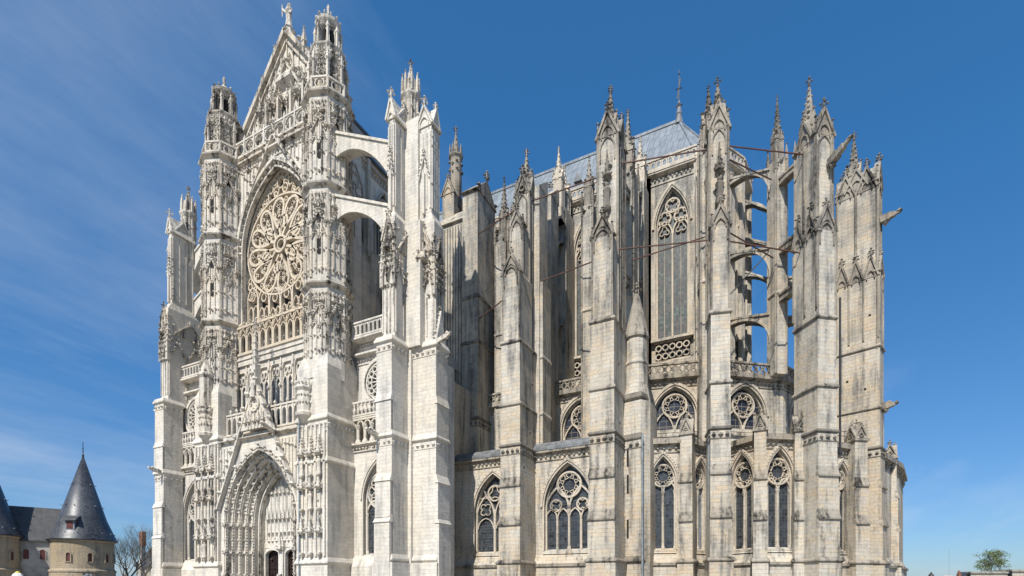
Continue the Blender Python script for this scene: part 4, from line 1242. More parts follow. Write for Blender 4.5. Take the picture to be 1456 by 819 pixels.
clerestory(Fr(-44, 63.5, 0), 35.4, [(2.4, 1.7), (7.0, 1.8), (12.5, 1.9), (17.2, 1.9), (22.3, 1.95), (27.0, 1.95), (32.55, 1.98)])
hp = [(-8.6, 63.5), (-6.0, 65.0), (-4.4, 67.7), (-3.8, 71.5), (-4.4, 75), (-6.0, 77.8), (-8.6, 79.5)]
for i in range(6):
    A_, B_ = hp[i], hp[i+1]
    L_ = math.hypot(B_[0]-A_[0], B_[1]-A_[1]); a_ = math.degrees(math.atan2(B_[1]-A_[1], B_[0]-A_[0]))
    clerestory(Fr(A_[0], A_[1], a_), L_, [(L_/2, L_/2-.55)], 'apse_wall')
m = MB(S); m.box(-44, -9, -78.8, -64.6, 0, 50.6); m.build('vessel_core', CHOIR, CATH)
hp2 = inset(hp, (-9.5, 71.5), .86)
deck([(-12, 64.8)] + hp2 + [(-12, 78.5)], 50.6, 'apse_core', CHOIR, 20)
# roof of choir
m = MB(W0)
A1, A2 = (-53, 63.3, 50.9), (-53, 71.5, 62.6); A3 = (-12.0, 71.5, 62.6)
m.face([A1, (-8.8, 63.3, 50.9), A3, A2]); m.face([(-53, 79.7, 50.9), A2, A3, (-8.8, 79.7, 50.9)])
for i in range(6): m.face([(hp[i][0], hp[i][1]-.0, 50.9), (hp[i+1][0], hp[i+1][1], 50.9), A3])
m.face([(-8.8, 63.3, 50.9), (hp[0][0], hp[0][1], 50.9), A3])
rf = m.build('choir_roof', LEADROOF, CATH)
k = MB(W0); k.beam((-53, 71.5, 62.7), (-12, 71.5, 62.7), .35)
for i in (0, 1, 2, 3): k.beam((hp[i][0], hp[i][1], 50.95), (-12, 71.5, 62.7), .22)
k.build('ridge_roll', LEADROOF, rf)
k = MB(W0); k.ring(-12, 71.5, [(.6, 62.2), (.32, 63.4), (.4, 63.6), (.2, 64.6), (.26, 64.8), (.07, 65.4)], 8)
for a in range(4): k.lump(-12+.3*math.cos(a*PI/2), 71.5+.3*math.sin(a*PI/2), 64.7, .18)
k.build('roof_finial', LEADSTRIP, rf)
k = MB(W0); k.beam((-12, 71.5, 65.2), (-12, 71.5, 69.4), .07); k.beam((-12.35, 71.3, 66.8), (-11.65, 71.7, 67.1), .1); k.beam((-12.22, 71.5, 65.6), (-11.82, 71.5, 68.2), .12)
k.lump(-12, 71.5, 68.8, .14); k.build('iron_cross', DKIRON, rf)
for (u, z) in ((-24, 55.5), (-20, 56.4), (-33, 53.5)):
    y_ = 63.3+(z-50.9)/(11.7)*8.2
    k = MB(W0); k.prism([(u-.55, z-.3), (u+.55, z-.3), (u, z+.8)], y_-.7, y_+.5); k.build('roof_dormer', LEADSTRIP, rf)
k = MB(W0); k.prism([(-18-.5, 57.3), (-17.5, 57.3), (-18, 58.3)], 67.0, 68.5); k.build('roof_dormer', LEADSTRIP, rf)

# ---- buttress lines on the straight part
LV = [(4.1, 1.30, -.3, 'plain'), (8.4, 1.2, -.12, 'front'), (12.3, 1.15, -.02, 'front'), (15.9, 1.1, .08, 'carved'), (20.0, 1.08, .12, 'plain'), (26.3, 1.05, .15, 'plain')]
L1 = Fr(-24.3, 47.0, 0)
b1 = buttress(L1, 'buttress', LV, 4.2)
front_stage(L1, .98, -.25, -3.2, 26.3, 33.2, b1, 1.9)
front_stage(L1, .78, -1.5, -3.4, 32, 38.6, b1, 1.7)
shaft(L1, -2.9, -4.4, .74, 18, 43.0, b1, 2.1, 3.4, spw=-3.9, drop=.3)
k = MB(L1); k.circ(0, 43.5, .3, .12, -2.85, -2.7, 8); k.build('oculus', CHOIR_TRIM, b1)
m = MB(L1); m.box(-.3, 1.45, -6.2, -4.0, 15, 44.2); m.prismu([(-4.0, 44.2), (-6.2, 44.2), (-6.2, 46.0)], -.35, 1.5); m.build('buttress_slab', CHOIR, b1)
m = MB(L1); m.box(.9, 1.75, -6.4, -4.2, 15, 34); course(m, .9, 1.75, -6.4, -4.2, 26.0, .1, .25, .3); course(m, .9, 1.75, -6.4, -4.2, 20.0, .1, .25, .3); m.build('buttress_spur', CHOIR, b1)
m = MB(L1); m.box(-.9, .9, -10.7, -8.5, 16, 46.4); m.prismu([(-8.45, 46.4), (-10.75, 46.4), (-10.75, 48.0), (-10.3, 48.1)], -.98, .98); course(m, -.9, .9, -10.7, -8.5, 36.5, .1, .2, .2)
ip1 = m.build('intermediate_pier', CHOIR, CATH)
k = MB(L1); k.fleuron(.1, -10.3, 48.7, .34); k.build('finial', CHOIR_TRIM, ip1)
k = MB(L1); pinnacle(k, .1, -12.8, 46.0, .55, 5.0, 3.8); k.build('pinnacle', WINSTONE, ip1)
m = MB(L1); m.box(-.75, .75, -16.5, -13.6, 24, 48.2); ow = m.build('wall_pier', CHOIR, CATH)
k = MB(L1); pinnacle(k, 0, -15, 47.8, .6, 2.6, 3.6); k.build('pinnacle', WINSTONE, ow)
for (a, b, za, zb_) in ((-4.4, -8.6, 38.4, 39.6), (-10.6, -13.7, 41.5, 44.5), (-4.4, -8.6, 29.6, 30.8), (-10.6, -13.7, 31.5, 34.5)):
    flyer(L1, a, za, b, zb_, None)
L2 = Fr(-14.8, 47.0, 0)
LV2 = [(a, b*1.08, c, d) for a, b, c, d in LV]
b2 = buttress(L2, 'buttress', LV2, 4.4)
front_stage(L2, 1.0, -.2, -3.0, 26.3, 34.0, b2, 2.0)
shaft(L2, -1.9, -4.6, .98, 26, 44.6, b2, 2.4, 3.6, drop=.6, niche=True, spw=-2.9)
ip2 = ipier(L2, -9.4, .85, 2.0, 16, 46.0, None, 4.5)
m = MB(L2); m.box(-.75, .75, -16.5, -13.6, 24, 48.2); ow = m.build('wall_pier', CHOIR, CATH)
k = MB(L2); pinnacle(k, 0, -14.9, 47.8, .6, 2.6, 3.6); k.build('pinnacle', WINSTONE, ow)
for (a, b, za, zb_) in ((-4.4, -8.6, 42.4, 43.4), (-10.3, -13.7, 44.0, 47.0), (-4.4, -8.6, 33.4, 34.2), (-10.3, -13.7, 34.4, 37.2)):
    flyer(L2, a, za, b, zb_, None)
# later relieving piers halfway along the bays
for x in (-19.3, -28.6):
    Lm = Fr(x, 47, 0)
    m = MB(Lm); m.box(-.62, .62, -16.5, -13.8, 24, 47.6); ow = m.build('wall_pier', CHOIR, CATH)
    k = MB(Lm); pinnacle(k, 0, -15, 47.3, .5, 2.2, 3.0); k.build('pinnacle', WINSTONE, ow)
    ipier(Lm, -9.8, .62, 1.4, 16, 44.2, None, 3.4)
    flyer(Lm, -10.5, 41.0, -13.9, 44.0, None, .6, .35); flyer(Lm, -10.5, 31.5, -13.9, 34.0, None, .6, .35)
# pier at the corner of transept and choir
T1 = Fr(-33.4, 54.0, 0)
LT = [(15.9, 1.35, 0, 'plain'), (21.8, 1.25, .0, 'carved'), (31.0, 1.15, .1, 'plain'), (36.5, 1.1, .15, 'plain'), (49.2, 1.05, .2, 'none')]
t1 = buttress(T1, 'buttress', LT, 4.5)
k = MB(T1)
k.prismu([(0, 49.1), (.12, 49.2), (-2.3, 51.5), (-4.7, 49.1)], -1.15, 1.2)
for w_ in (-.3, -2.3, -4.3): k.lump(1.2, w_, 49.4+(2.3-abs(w_+2.3)), .3)
k.fleuron(1.1, -2.3, 52.0, .42)
k.build('gablet', CHOIR_TRIM, t1)
m = MB(T1); m.box(-5.0, -1.05, -4.4, -.6, 16, 46.5); m.taper((-5.1, -.9, -4.4, -.3), 46.5, (-4.6, -1.2, -4.2, -1.4), 48.2)
m.box(-4.7, -3.0, -3.4, -1.2, 47, 50.9); m.prism([(-4.8, 50.9), (-2.9, 50.9), (-3.85, 53.0)], -3.4, -1.15)
for j in range(10): rib(m, -4.8+j*.4, 17, 46, -.6, .2)
m.build('panelled_pier', CHOIR, t1)
k = MB(T1); k.ring(-3.6, -2.6, [(.75, 48), (.75, 56.0), (.95, 56.3), (.95, 56.5), (.5, 56.8)], 8)
for a in range(8):
    for z in (54.2, 55.2): k.lump(-3.6+.8*math.cos(a*PI/4), -2.6+.8*math.sin(a*PI/4), z+.3*(a % 2), .2)
    k.ring(-3.6+.75*math.cos(a*PI/4), -2.6+.75*math.sin(a*PI/4), [(.13, 56.3), (.1, 57.3), (.02, 57.9)], 4)
spire(k, -3.6, -2.6, 56.6, .5, 3.2, 8, .16, 4, .3)
k.build('pinnacle', CHOIR_TRIM, t1)
k = MB(T1); gablet(k, -3.85, 50.8, .9, 1.9, -1.5, -1.1, .2, .18, .3); k.build('gablet', CHOIR_TRIM, t1)
m = MB(S); m.box(-42, -34.4, -60, -55.2, 0, 45)
for j in range(9): m.box(-42+j*.9, -41.75+j*.9, -55.2, -54.85, 16, 45)
m.build('transept_side_wall', CHOIR, CATH)
T2 = Fr(-30.6, 56.5, 0); ipier(T2, -1.2, .7, 2.0, 16, 44.8, None, 5.0)
# outer aisle corner mass in deep shade next to the white pier
m = MB(S); m.box(-36.5, -33.2, -54, -47.5, 0, 25); m.build('aisle_corner', CHOIR, CATH)

# ---- stair turret beside the second buttress
m = MB(W0)
pts = [(-13.9, 50.4), (-11.9, 50.0), (-11.2, 50.9), (-11.2, 54), (-13.9, 54)]
deck(pts, 19.4, 'stair_turret', CHOIR, 0)
m = MB(W0); cxs, cys = -12.75, 51.9
m.ring(cxs, cys, [(1.5, 19.2), (1.08, 21.3), (1.06, 23.3), (1.14, 23.4), (1.14, 23.55), (1.02, 23.7), (1.02, 25.9)], 14)
st = m.build('stair_cap', CHOIR, CATH)
m = MB(W0); m.ring(cxs, cys, [(1.02, 25.85), (1.2, 26.0), (1.2, 26.2), (.85, 27.8), (.3, 30.2), (.16, 30.5)], 14)
m.fleuron(cxs, cys, 30.7, .5); m.build('cone', CHOIR_TRIM, st)
for z in (6.3, 10.6, 13.2): k = MB(Fr(-13.0, 50.28, -4)); k.box(-.3, -.1, .0, .06, z, z+1.8); k.build('slit_window', DARK, st)
for z_, p_, c_ in ((19.8, .12, False), (15.9, .12, True), (4.2, .25, False)): course_obj(Fr(-12.9, 50.2, -11), CRUST_SHADE, st, -1.05, 1.05, -2, .0, z_, p_, .3, .4, c_)
m = MB(W0); m.ring(-11.7, 49.8, [(.09, 0), (.09, 16)], 8); m.build('drainpipe', ZINC, CATH)

# ---- chapels
def panel(p0, D0, p1, D1, win=None, hw=1.2, zt=15.9):
    A_, B_ = PD(p0, D0), PD(p1, D1)
    L_ = math.hypot(B_[0]-A_[0], B_[1]-A_[1]); a_ = math.degrees(math.atan2(B_[1]-A_[1], B_[0]-A_[0]))
    fr = Fr(A_[0], A_[1], a_)
    cu = L_/2
    if win:
        r = (-sb+cb*(win-728)/750)/(cb+sb*(win-728)/750)
        # A + u*U on the ray x = r*y
        cu = (r*A_[1]-A_[0])/(fr.u[0]-r*fr.u[1])
    m = MB(fr)
    if win:
        hw = min(hw, cu-.1, L_-cu-.1)
        archwall(m, 0, L_, 4.3, zt, cu, 5.3, 11.9, hw, hw*2.1, 0, .7)
        m.box(0, L_, -1.3, -.7, 0, zt)
    else: m.box(0, L_, -1.3, 0, 0, zt)
    m.box(0, L_, -.9, .4, 0, 3.9); m.taper((0, L_, -.9, .45), 3.9, (0, L_, -.9, .0), 4.9)
    o = m.build('chapel_wall', CHOIR, CATH)
    k = MB(fr); k.box(0, L_, .25, .58, 3.75, 4.0); k.build('plinth_moulding', CHOIR_TRIM, o)
    k = MB(fr); frieze(k, 0, L_, 0, zt-.3, .7, .5, .35)
    k.box(0, L_, -1.0, .45, zt-.1, zt+.25)
    k.build('cornice', CHOIR_TRIM, o)
    if win: window(fr, o, WINSTONE, GLASS, cu, 5.3, 11.9, hw-.05, hw*2.05, -.45, 2, 'oculus', True, .17, 0, True)
    return o
panel(914, 52.2, 974, 51.4, 943, 1.25)
panel(974, 51.4, 1014, 54.0, 996, 1.15)
panel(1034, 53.6, 1080, 50.2, 1055, 1.4)
panel(1080, 50.0, 1138, 50.6, 1109, 1.42)
panel(1136, 50.6, 1172, 55.0)
panel(1184, 53.0, 1222, 54.6, 1197, 1.1)
panel(1222, 54.6, 1254, 57.5); panel(1254, 57.5, 1278, 62.5); panel(1278, 62.5, 1284, 70)
cp = [PD(914, 53), PD(974, 52.4), PD(1014, 54.8), PD(1034, 55.2), PD(1080, 51.0), PD(1136, 51.5), PD(1170, 54.5), PD(1222, 55.4), PD(1252, 58.3), PD(1272, 63), PD(1276, 70), (-8, 75), (-13, 60)]
deck(cp, 16.15, 'chapel_roof', LEADROOF, 4)
SL = [(4.1, .82, -.3, 'plain'), (8.5, .72, -.1, 'front'), (12.3, .68, 0, 'front'), (16.3, .62, .12, 'none')]
def chapel_buttress(px, D, a, L=2.6, s=1.0):
    x, y = PD(px, D); fr = Fr(x, y, a)
    o = buttress(fr, 'chapel_buttress', [(z, h*s, b, k) for z, h, b, k in SL], L)
    k = MB(fr); h = .62*s
    k.taper((-h-.14, h+.14, -1.4, 0.02), 16.3, (-h-.14, h+.14, -1.4, .02), 16.5)
    for q, hh in ((0, 0), (90, h), (-90, h)):
        f2 = fr.sub(0 if q == 0 else (h if q > 0 else -h), -.12 if q == 0 else -.75, q); k.at(f2)
        gablet(k, 0, 16.5, .58*s, 1.3, -.4, .02, .12, .12, .18)
        k.circ(0, 16.95, .2, .08, 0, .06, 7); k.at(fr)
    k.taper((-h, h, -1.35, -.12), 16.5, (-.05, .05, -.78, -.68), 18.2)
    k.fleuron(0, -.72, 18.2, .25)
    k.build('gablet', CHOIR_TRIM, o)
    return o
chapel_buttress(975, 50.7, -2, 2, .9); chapel_buttress(1081, 49.4, 2, 2, .84); chapel_buttress(1142, 49.6, 14, 3.0, 1.1)
chapel_buttress(1226, 52.8, 34, 3, 1.1); chapel_buttress(1252, 55.6, 68, 3, 1.1); chapel_buttress(1276, 60.5, 85, 3, 1.1)

# ---- radiating buttresses
def radial(px_front, D, a, lv, Lb, sh_w, fs_w, hw, zt, spz, wi, wv, seed, niche=False, ph=44.5, lowcut=None):
    pass
LV3 = [(a, b*.78, c, d) for a, b, c, d in LV]; LV4 = [(a, b*.92, c, d) for a, b, c, d in LV]
f3 = Fr(-4.85, 50.4, 15)
b3 = buttress(f3, 'buttress', LV3, 2.6)
front_stage(f3, .78, -.2, -2.2, 26.3, 34.0, b3, 1.8)
shaft(f3, -1.0, -2.8, .8, 26, 43.4, b3, 2.2, 3.2, drop=.4, niche=True, spw=-1.7)
ipier(f3, -7.2, .85, 2.0, 16, 46.4, None, 4.0)
m = MB(f3); m.box(-.6, .6, -14.2, -12.4, 24, 48.0); ow = m.build('wall_pier', CHOIR, CATH)
k = MB(f3); pinnacle(k, 0, -13.2, 47.6, .5, 2.4, 3.2); k.build('pinnacle', WINSTONE, ow)
for (a, b, za, zb_) in ((-2.7, -6.3, 41.4, 42.4), (-8.1, -12.5, 44.8, 47.6), (-2.7, -6.3, 33.0, 34.0), (-8.1, -12.5, 36.0, 38.6)): flyer(f3, a, za, b, zb_, None)
f4 = Fr(3.75, 55.8, 37)
b4 = buttress(f4, 'buttress', LV4, 3.2)
front_stage(f4, .95, -.2, -3.3, 26.3, 34.2, b4, 2.2)
shaft(f4, -.5, -3.2, .9, 26, 43.2, b4, 2.4, 4.4, spw=-2.4, side_ribs=False)
m = MB(f4); 
for u in (-.98,): 
    q = f4.p(u, -1.7, 0); fs = Fr(q[0], q[1], 37-90); m.at(fs)
    gablet(m, -.9, 34, .75, 2.2, -.3, .1, .2, .16, .35); gablet(m, .75, 34, .75, 2.2, -.3, .1, .2, .16, .35)
    for j in range(3): rib(m, -1.5+j*1.5, 27, 33.6, 0, .12)
    rib(m, -.1, 35, 43, .0, .14)
m.build('side_gablet', CHOIR_TRIM, b4)
p4 = ipier(Fr(-.45, 62.6, 37), 0, .62, 1.25, 24, 46.6, None, 4.6)
for (a, b, za, zb_) in ((-3.1, -7.6, 43.4, 44.4), (-3.1, -7.6, 36.4, 37.2), (-3.1, -7.6, 31.6, 32.2)): flyer(f4.sub(.35, 0, -4), a, za, b, zb_, None, .7, .33, 1.9)
f4b = Fr(-.45, 62.4, 54)
for (za, zb_) in ((46.0, 48.6), (37.6, 40.0), (30.6, 32.4)): flyer(f4b, -.6, za, -6.0, zb_, None, .7, .35, 3.0)
m = MB(f4b); m.box(-.5, .5, -7.2, -5.8, 24, 48); ow = m.build('wall_pier', CHOIR, CATH)
k = MB(f4b); pinnacle(k, 0, -6.4, 47.6, .42, 2.0, 2.6); k.build('pinnacle', WINSTONE, ow)
gargoyle(f4, .4, .0, 40.4, 2.0, b4, .2)
f5 = Fr(9.3, 65.7, 72)
b5 = buttress(f5, 'buttress', LV4, 4.1)
front_stage(f5, .98, -.2, -4.1, 26.3, 33.8, b5, 1.8)
shaft(f5, -.35, -4.0, .92, 26, 43.2, b5, 2.3, 4.2, spw=-2.6, side_ribs=False)
m = MB(f5)
q = f5.p(-1.0, -2.2, 0); fs = Fr(q[0], q[1], 72-90); m.at(fs)
for u in (-1.3, 0, 1.3): gablet(m, u, 33.4, .62, 2.2, -.3, .12, .2, .16, .32); 
for u in (-2.0, -.65, .65, 1.95): rib(m, u, 27, 33.4, 0, .1)
for u in (0,): rib(m, u, 36, 42.8, .05, .12)
q = f5.p(-.93, -2.2, 0); fs = Fr(q[0], q[1], 72-90); m.at(fs)
for u in (-.95, .95): gablet(m, u, 42.6, .85, 2.3, -.3, .14, .2, .18, .35)
m.build('side_gablet', CHOIR_TRIM, b5)
gargoyle(f5, .3, .0, 39.6, 1.3, b5, .14)
gargoyle(f5, 0, .1, 20.2, 1.0, b5, .05)
ipier(f5, -10.3, .55, 1.2, 24, 44.5, None, 3.0)
for (a, b, za, zb_) in ((-3.9, -9.8, 40.5, 41.5), (-3.9, -9.8, 31.5, 32.5), (-3.9, -9.8, 36, 37)): flyer(f5, a, za, b, zb_, None, .8, .38)
f5b = Fr(-.6, 69, 80)
for (za, zb_) in ((45.0, 48.2), (41.2, 43.6), (37.0, 39.6), (32.0, 34.0)): flyer(f5b, .2, za, -3.6, zb_, None, .7, .35, 3.0)
f6 = Fr(9.6, 76.5, 98)
b6 = buttress(f6, 'buttress', LV4, 4.0); 

# ---- iron tie rods between the buttresses
def rod(a, b, t=.095, mat=None):
    k = MB(W0); k.beam(a, b, t); o = k.build('tie_rod', mat or IRON, CATH); return o
s1 = (-24.3, 50.8); s2 = (-14.8, 50.0); s3 = (-4.4, 52.0); s4 = (2.6, 57.2)
tt = (-32.3, 54.5)
rod((tt[0], tt[1], 44.0), (s1[0], s1[1], 42.6)); rod((s1[0], s1[1], 42.6), (s2[0], s2[1], 41.9)); rod((s2[0]+1, s2[1], 42.4), (s3[0]-1, s3[1], 42.2))
rod((s3[0], s3[1], 42.0), (s4[0], s4[1], 42.3)); rod((s3[0], s3[1]+1, 41.5), (-1.0, 62, 44.6))
rod((tt[0], tt[1], 33.8), (-25.2, 51.5, 34.4)); rod((-23.3, 51.5, 34.2), (-15.8, 49.8, 33.7)); rod((-13.9, 49, 33.6), (-5.4, 51.6, 33.5)); rod((-13.0, 51, 33.4), (-6.5, 56, 36.8))
rod((s3[0], s3[1], 33.3), (s4[0]-1, s4[1], 33.4)); rod((s3[0], s3[1]+1, 34.7), (-.8, 61.5, 36))
rod((-7, 60, 30.5), (-1.2, 61, 36.5), .1, DKIRON)
m = MB(W0); m.ring(4.9, 58.6, [(.1, 14), (.1, 29)], 8); m.build('drainpipe', DKIRON, CATH)
m = MB(W0); x_, y_ = PD(1008, 48.2); m.ring(x_, y_, [(.09, 0), (.09, 15.4)], 8); m.build('drainpipe', ZINC, CATH)
# railing on the chapel roof
m = MB(W0)
pr = [PD(1150, 52), PD(1186, 53.2), PD(1215, 54.5), PD(1243, 57)]
for i in range(3):
    a, b = pr[i], pr[i+1]
    for z in (17.0, 17.5): m.beam((a[0], a[1], z), (b[0], b[1], z), .045)
    for j in range(4): t = j/4; m.beam((a[0]+(b[0]-a[0])*t, a[1]+(b[1]-a[1])*t, 16.2), (a[0]+(b[0]-a[0])*t, a[1]+(b[1]-a[1])*t, 17.55), .045)
m.build('railing', DKIRON, CATH)

# putlog holes left in the masonry
for (fr_, par, u, wlist) in ((L1, b1, 1.12, ((-1.0, 13.6), (-2.4, 17.4), (-1.9, 11.0), (-2.9, 22.6), (-2.2, 7.2))), (L2, b2, 1.19, ((-1.2, 12.8), (-2.0, 17.0), (-2.4, 9.2), (-1.6, 22.4)))):
    for w_, z_ in wlist:
        k = MB(fr_); k.box(u, u+.015, w_-.1, w_+.1, z_, z_+.22); k.build('putlog_hole', DARK, par)
for w_, z_ in ((-1.4, 22.0), (-2.9, 17.6), (-1.0, 29.5), (-3.0, 23.2), (-2.2, 18.4)):
    k = MB(f5); k.box(-.99-.02, -.99, w_-.1, w_+.1, z_, z_+.2); k.build('putlog_hole', DARK, b5)

# ============================================================ GATEHOUSE (left)
gx, gy = PD(118, 85); hx, hy = PD(-25, 78)
GH = empty('gatehouse', (gx, gy, 0), 'old gatehouse with round stone towers under tall dark conical slate roofs', 'gatehouse')
def round_tower(cx, cy, r, ze, za, banner):
    m = MB(W0)
    m.ring(cx, cy, [(r*1.05, 0), (r*1.02, 3.9), (r*1.05, 4.0), (r*1.05, 4.2), (r*.98, 4.5), (r*.98, ze-.3), (r*1.03, ze-.05), (r*1.03, ze)], 48)
    o = m.build('round_tower', GATE, GH)
    m = MB(W0); m.ring(cx, cy, [(r*1.03, ze-.05), (r*1.10, ze), (r*1.10, ze+.12), (r*1.05, ze+.4), (r*.9, ze+1.9), (r*.75, ze+(za-ze)*.25), (.12, za)], 48)
    c = m.build('conical_roof', SLATE, o, True)
    k = MB(W0)
    for zz, rr, n in ((ze+1.1, .955, 16), (ze+5.5, .60, 12), (ze+9, .36, 8)):
        for a in range(n):
            an = a*2*PI/n+.2; q = r*rr*1.0
            k.beam((cx+q*math.cos(an), cy+q*math.sin(an), zz), (cx+(q+.25)*math.cos(an), cy+(q+.25)*math.sin(an), zz+.12), .09)
    k.build('roof_hook', ZINC, c)
    k = MB(W0); k.beam((cx, cy, za-.2), (cx, cy, za+2.4), .07); k.ring(cx, cy, [(.2, za-.4), (.13, za+.2), (.16, za+.3), (.04, za+.6)], 8)
    for j in range(3): k.beam((cx-.35, cy, za+.8+j*.3), (cx+.35, cy, za+.8+j*.3), .05)
    k.build('weather_vane', DKIRON, c)
    ca = math.degrees(math.atan2(-cx, cy))  # towards the camera roughly
    base = math.degrees(math.atan2(0-cx, cy))
    for da in (-25, 12, 46, 75):
        a = base+da; t = R(a); fr = Fr(cx+r*.98*math.sin(t), cy-r*.98*math.cos(t), a)
        k = MB(fr); k.box(-.27, .27, -.3, .012, 5.6, 6.7); k.prism([(-.27, 6.7), (.27, 6.7), (.15, 6.88), (-.15, 6.88)], -.3, .012); w = k.build('window', REDWOOD, o)
        k = MB(fr); k.path([(-.34, 5.6), (-.34, 6.75), (-.18, 6.97), (.18, 6.97), (.34, 6.75), (.34, 5.6)], .14, -.2, .16); k.box(-.45, .45, -.2, .12, 5.45, 5.6); k.build('window_frame', GATE, w)
    a = base-24; t = R(a); q = r*.86; fr = Fr(cx+q*math.sin(t), cy-q*math.cos(t), a)
    k = MB(fr); k.box(-.62, .62, -1.8, .35, ze+.7, ze+3.0); dm = k.build('dormer', ZINC, c)
    k = MB(fr); k.box(-.42, .42, .3, .37, ze+1.6, ze+2.8); k.build('window', REDWOOD, dm)
    k = MB(fr); k.prismu([(.75, ze+2.95), (.7, ze+3.1), (-1.8, ze+4.4), (-1.8, ze+2.95)], -.95, .95); k.build('dormer_roof', SLATE_OLD, dm)
    if banner:
        a = base+8; t = R(a); fr = Fr(cx+r*1.04*math.sin(t), cy-r*1.04*math.cos(t), a)
        bm, nt, b = newmat('exhibition_banner'); g = nt.nodes.new('ShaderNodeNewGeometry')
        n = noise(nt, g.outputs['Position'], 3.5, 6, .75); nt.links.new(mixc(nt, ramp(nt, n, .50, .54), (.03, .03, .035), (.5, .5, .5)), b.inputs['Base Color'])
        k = MB(fr); k.box(-.62, .62, .0, .05, .9, 3.75); k.build('banner', bm, o)
    return o
round_tower(gx, gy, 4.15, 9.0, 22.6, True)
round_tower(hx, hy, 4.3, 9.2, 22.8, False)
A_ = Vector((gx, gy, 0)); B_ = Vector((hx, hy, 0)); d = (A_-B_).normalized(); L_ = (A_-B_).length
a_ = math.degrees(math.atan2(d.y, d.x)); fr = Fr(hx, hy, a_)
m = MB(fr); m.box(0, L_, -4.5, .6, 0, 8.7); w = m.build('gate_wall', PLASTER, GH)
k = MB(fr); k.prism([(L_/2-1.7, 0), (L_/2+1.7, 0), (L_/2+1.7, 2.0)] + [(L_/2+1.7*math.cos(q*PI/8), 2.0+1.1*math.sin(q*PI/8)) for q in range(1, 8)] + [(L_/2-1.7, 2.0)], .5, .63); k.build('gate_arch', DARK, w)
k = MB(fr); k.path([(L_/2+1.85*math.cos(q*PI/10), 2.0+1.25*math.sin(q*PI/10)) for q in range(11)], .3, .5, .72); k.box(4.0, L_-4.0, .5, .7, 4.6, 4.75); k.build('arch_moulding', PLASTER, w)
for u in (L_/2-.95, L_/2+.95):
    k = MB(fr); k.box(u-.34, u+.34, .3, .62, 5.9, 7.2); k.prism([(u-.34, 7.2), (u+.34, 7.2), (u+.18, 7.4), (u-.18, 7.4)], .3, .62); q = k.build('window', REDWOOD, w)
    k = MB(fr); k.path([(u-.38, 5.9), (u-.38, 7.25), (u, 7.5), (u+.38, 7.25), (u+.38, 5.9)], .1, .3, .68); k.build('window_frame', PLASTER, q)
m = MB(fr); m.prismu([(1.0, 8.6), (1.0, 8.8), (-2.2, 14.2), (-5.2, 8.8), (-5.2, 8.6)], -1, L_+1); m.build('gate_roof', SLATE_OLD, GH)
k = MB(fr); k.beam((L_-3.9, .72, 0), (L_-3.9, .72, 8.6), .14); k.build('drainpipe', ZINC, GH)

# ============================================================ distant house and trees
hx2, hy2 = PD(196, 118)
HO = empty('house', (hx2, hy2, 0), 'pale house with grey slate roof behind the bare trees beside the cathedral', 'house')
fr = Fr(hx2, hy2, -30)
m = MB(fr); m.box(-7, 6, -8, 0, 0, 6.2); w = m.build('wall', plain('render_wall', (.5, .46, .38), .9), HO)
for u in (-5, -2, 1, 4):
    k = MB(fr); k.box(u-.5, u+.5, -.1, .02, 3.2, 5.2); q = k.build('window', GLASS, w)
    k = MB(fr); k.path([(u-.55, 3.2), (u-.55, 5.25), (u+.55, 5.25), (u+.55, 3.2)], .14, -.05, .08, True); k.bar((u, 3.2), (u, 5.2), .06, 0, .05); k.bar((u-.5, 4.3), (u+.5, 4.3), .06, 0, .05); k.build('frame', PLASTER, q)
m = MB(fr); m.prismu([(.5, 6.1), (.5, 6.3), (-3.5, 11.3), (-4.5, 11.3), (-8.4, 6.3), (-8.4, 6.1)], -7.4, 6.4); m.build('roof', sheets('grey_slate', (.15, .16, .17), (.25, .26, .27), (.08, .08, .09), .3, .25, .7), HO)
cxh, cyh = PD(203, 112); q_ = Vector((cxh, cyh)) 
k = MB(W0); k.box(cxh-.55, cxh+.55, cyh-.4, cyh+.4, 10.4, 13.4); br_m = plain('brick_chimney', (.22, .10, .06), .9, 0, .3, 4); c = k.build('chimney', br_m, HO)
k = MB(W0); k.taper((cxh-1.1, cxh-.1, cyh-.4, cyh+.4), 3, (cxh-.4, cxh+.3, cyh-.4, cyh+.4), 10.4); k.build('chimney_stack', PLASTER, c)

BARK = plain('bark', (.13, .11, .085), .95, 0, .35, 4)
def branch(m, p, d, L, r, depth, tips, spread=.55, up=.12):
    segs = 3; q = Vector(p); dd = Vector(d).normalized()
    for s_ in range(segs):
        nd_ = (dd + Vector((rnd.uniform(-.18, .18), rnd.uniform(-.18, .18), rnd.uniform(-.05, .15)+up*.3))).normalized()
        q2 = q + nd_*L/segs; r2 = r*(.86)
        x = nd_.cross(Vector((.3, .1, 1))).normalized(); y = x.cross(nd_)
        i = len(m.v); n = 5 if r > .05 else 3
        for P_, rr in ((q, r), (q2, r2)):
            for k in range(n):
                a = 2*PI*k/n; m.v.append(tuple(P_ + (x*math.cos(a)+y*math.sin(a))*rr))
        m.f += [(i+k, i+(k+1) % n, i+n+(k+1) % n, i+n+k) for k in range(n)]
        q, dd, r = q2, nd_, r2
        if depth > 0 and s_ > 0:
            ax = Vector((rnd.uniform(-1, 1), rnd.uniform(-1, 1), rnd.uniform(-.2, .7))).normalized()
            branch(m, q, dd*(1-spread)+ax*spread, L*.68, r*.62, depth-1, tips, spread, up)
    if depth == 0: tips.append(tuple(q))
    else:
        for k in range(2):
            ax = Vector((rnd.uniform(-1, 1), rnd.uniform(-1, 1), rnd.uniform(-.1, .7))).normalized()
            branch(m, q, dd*(1-spread*.8)+ax*spread*.8, L*.74, r*.72, depth-1, tips, spread, up)
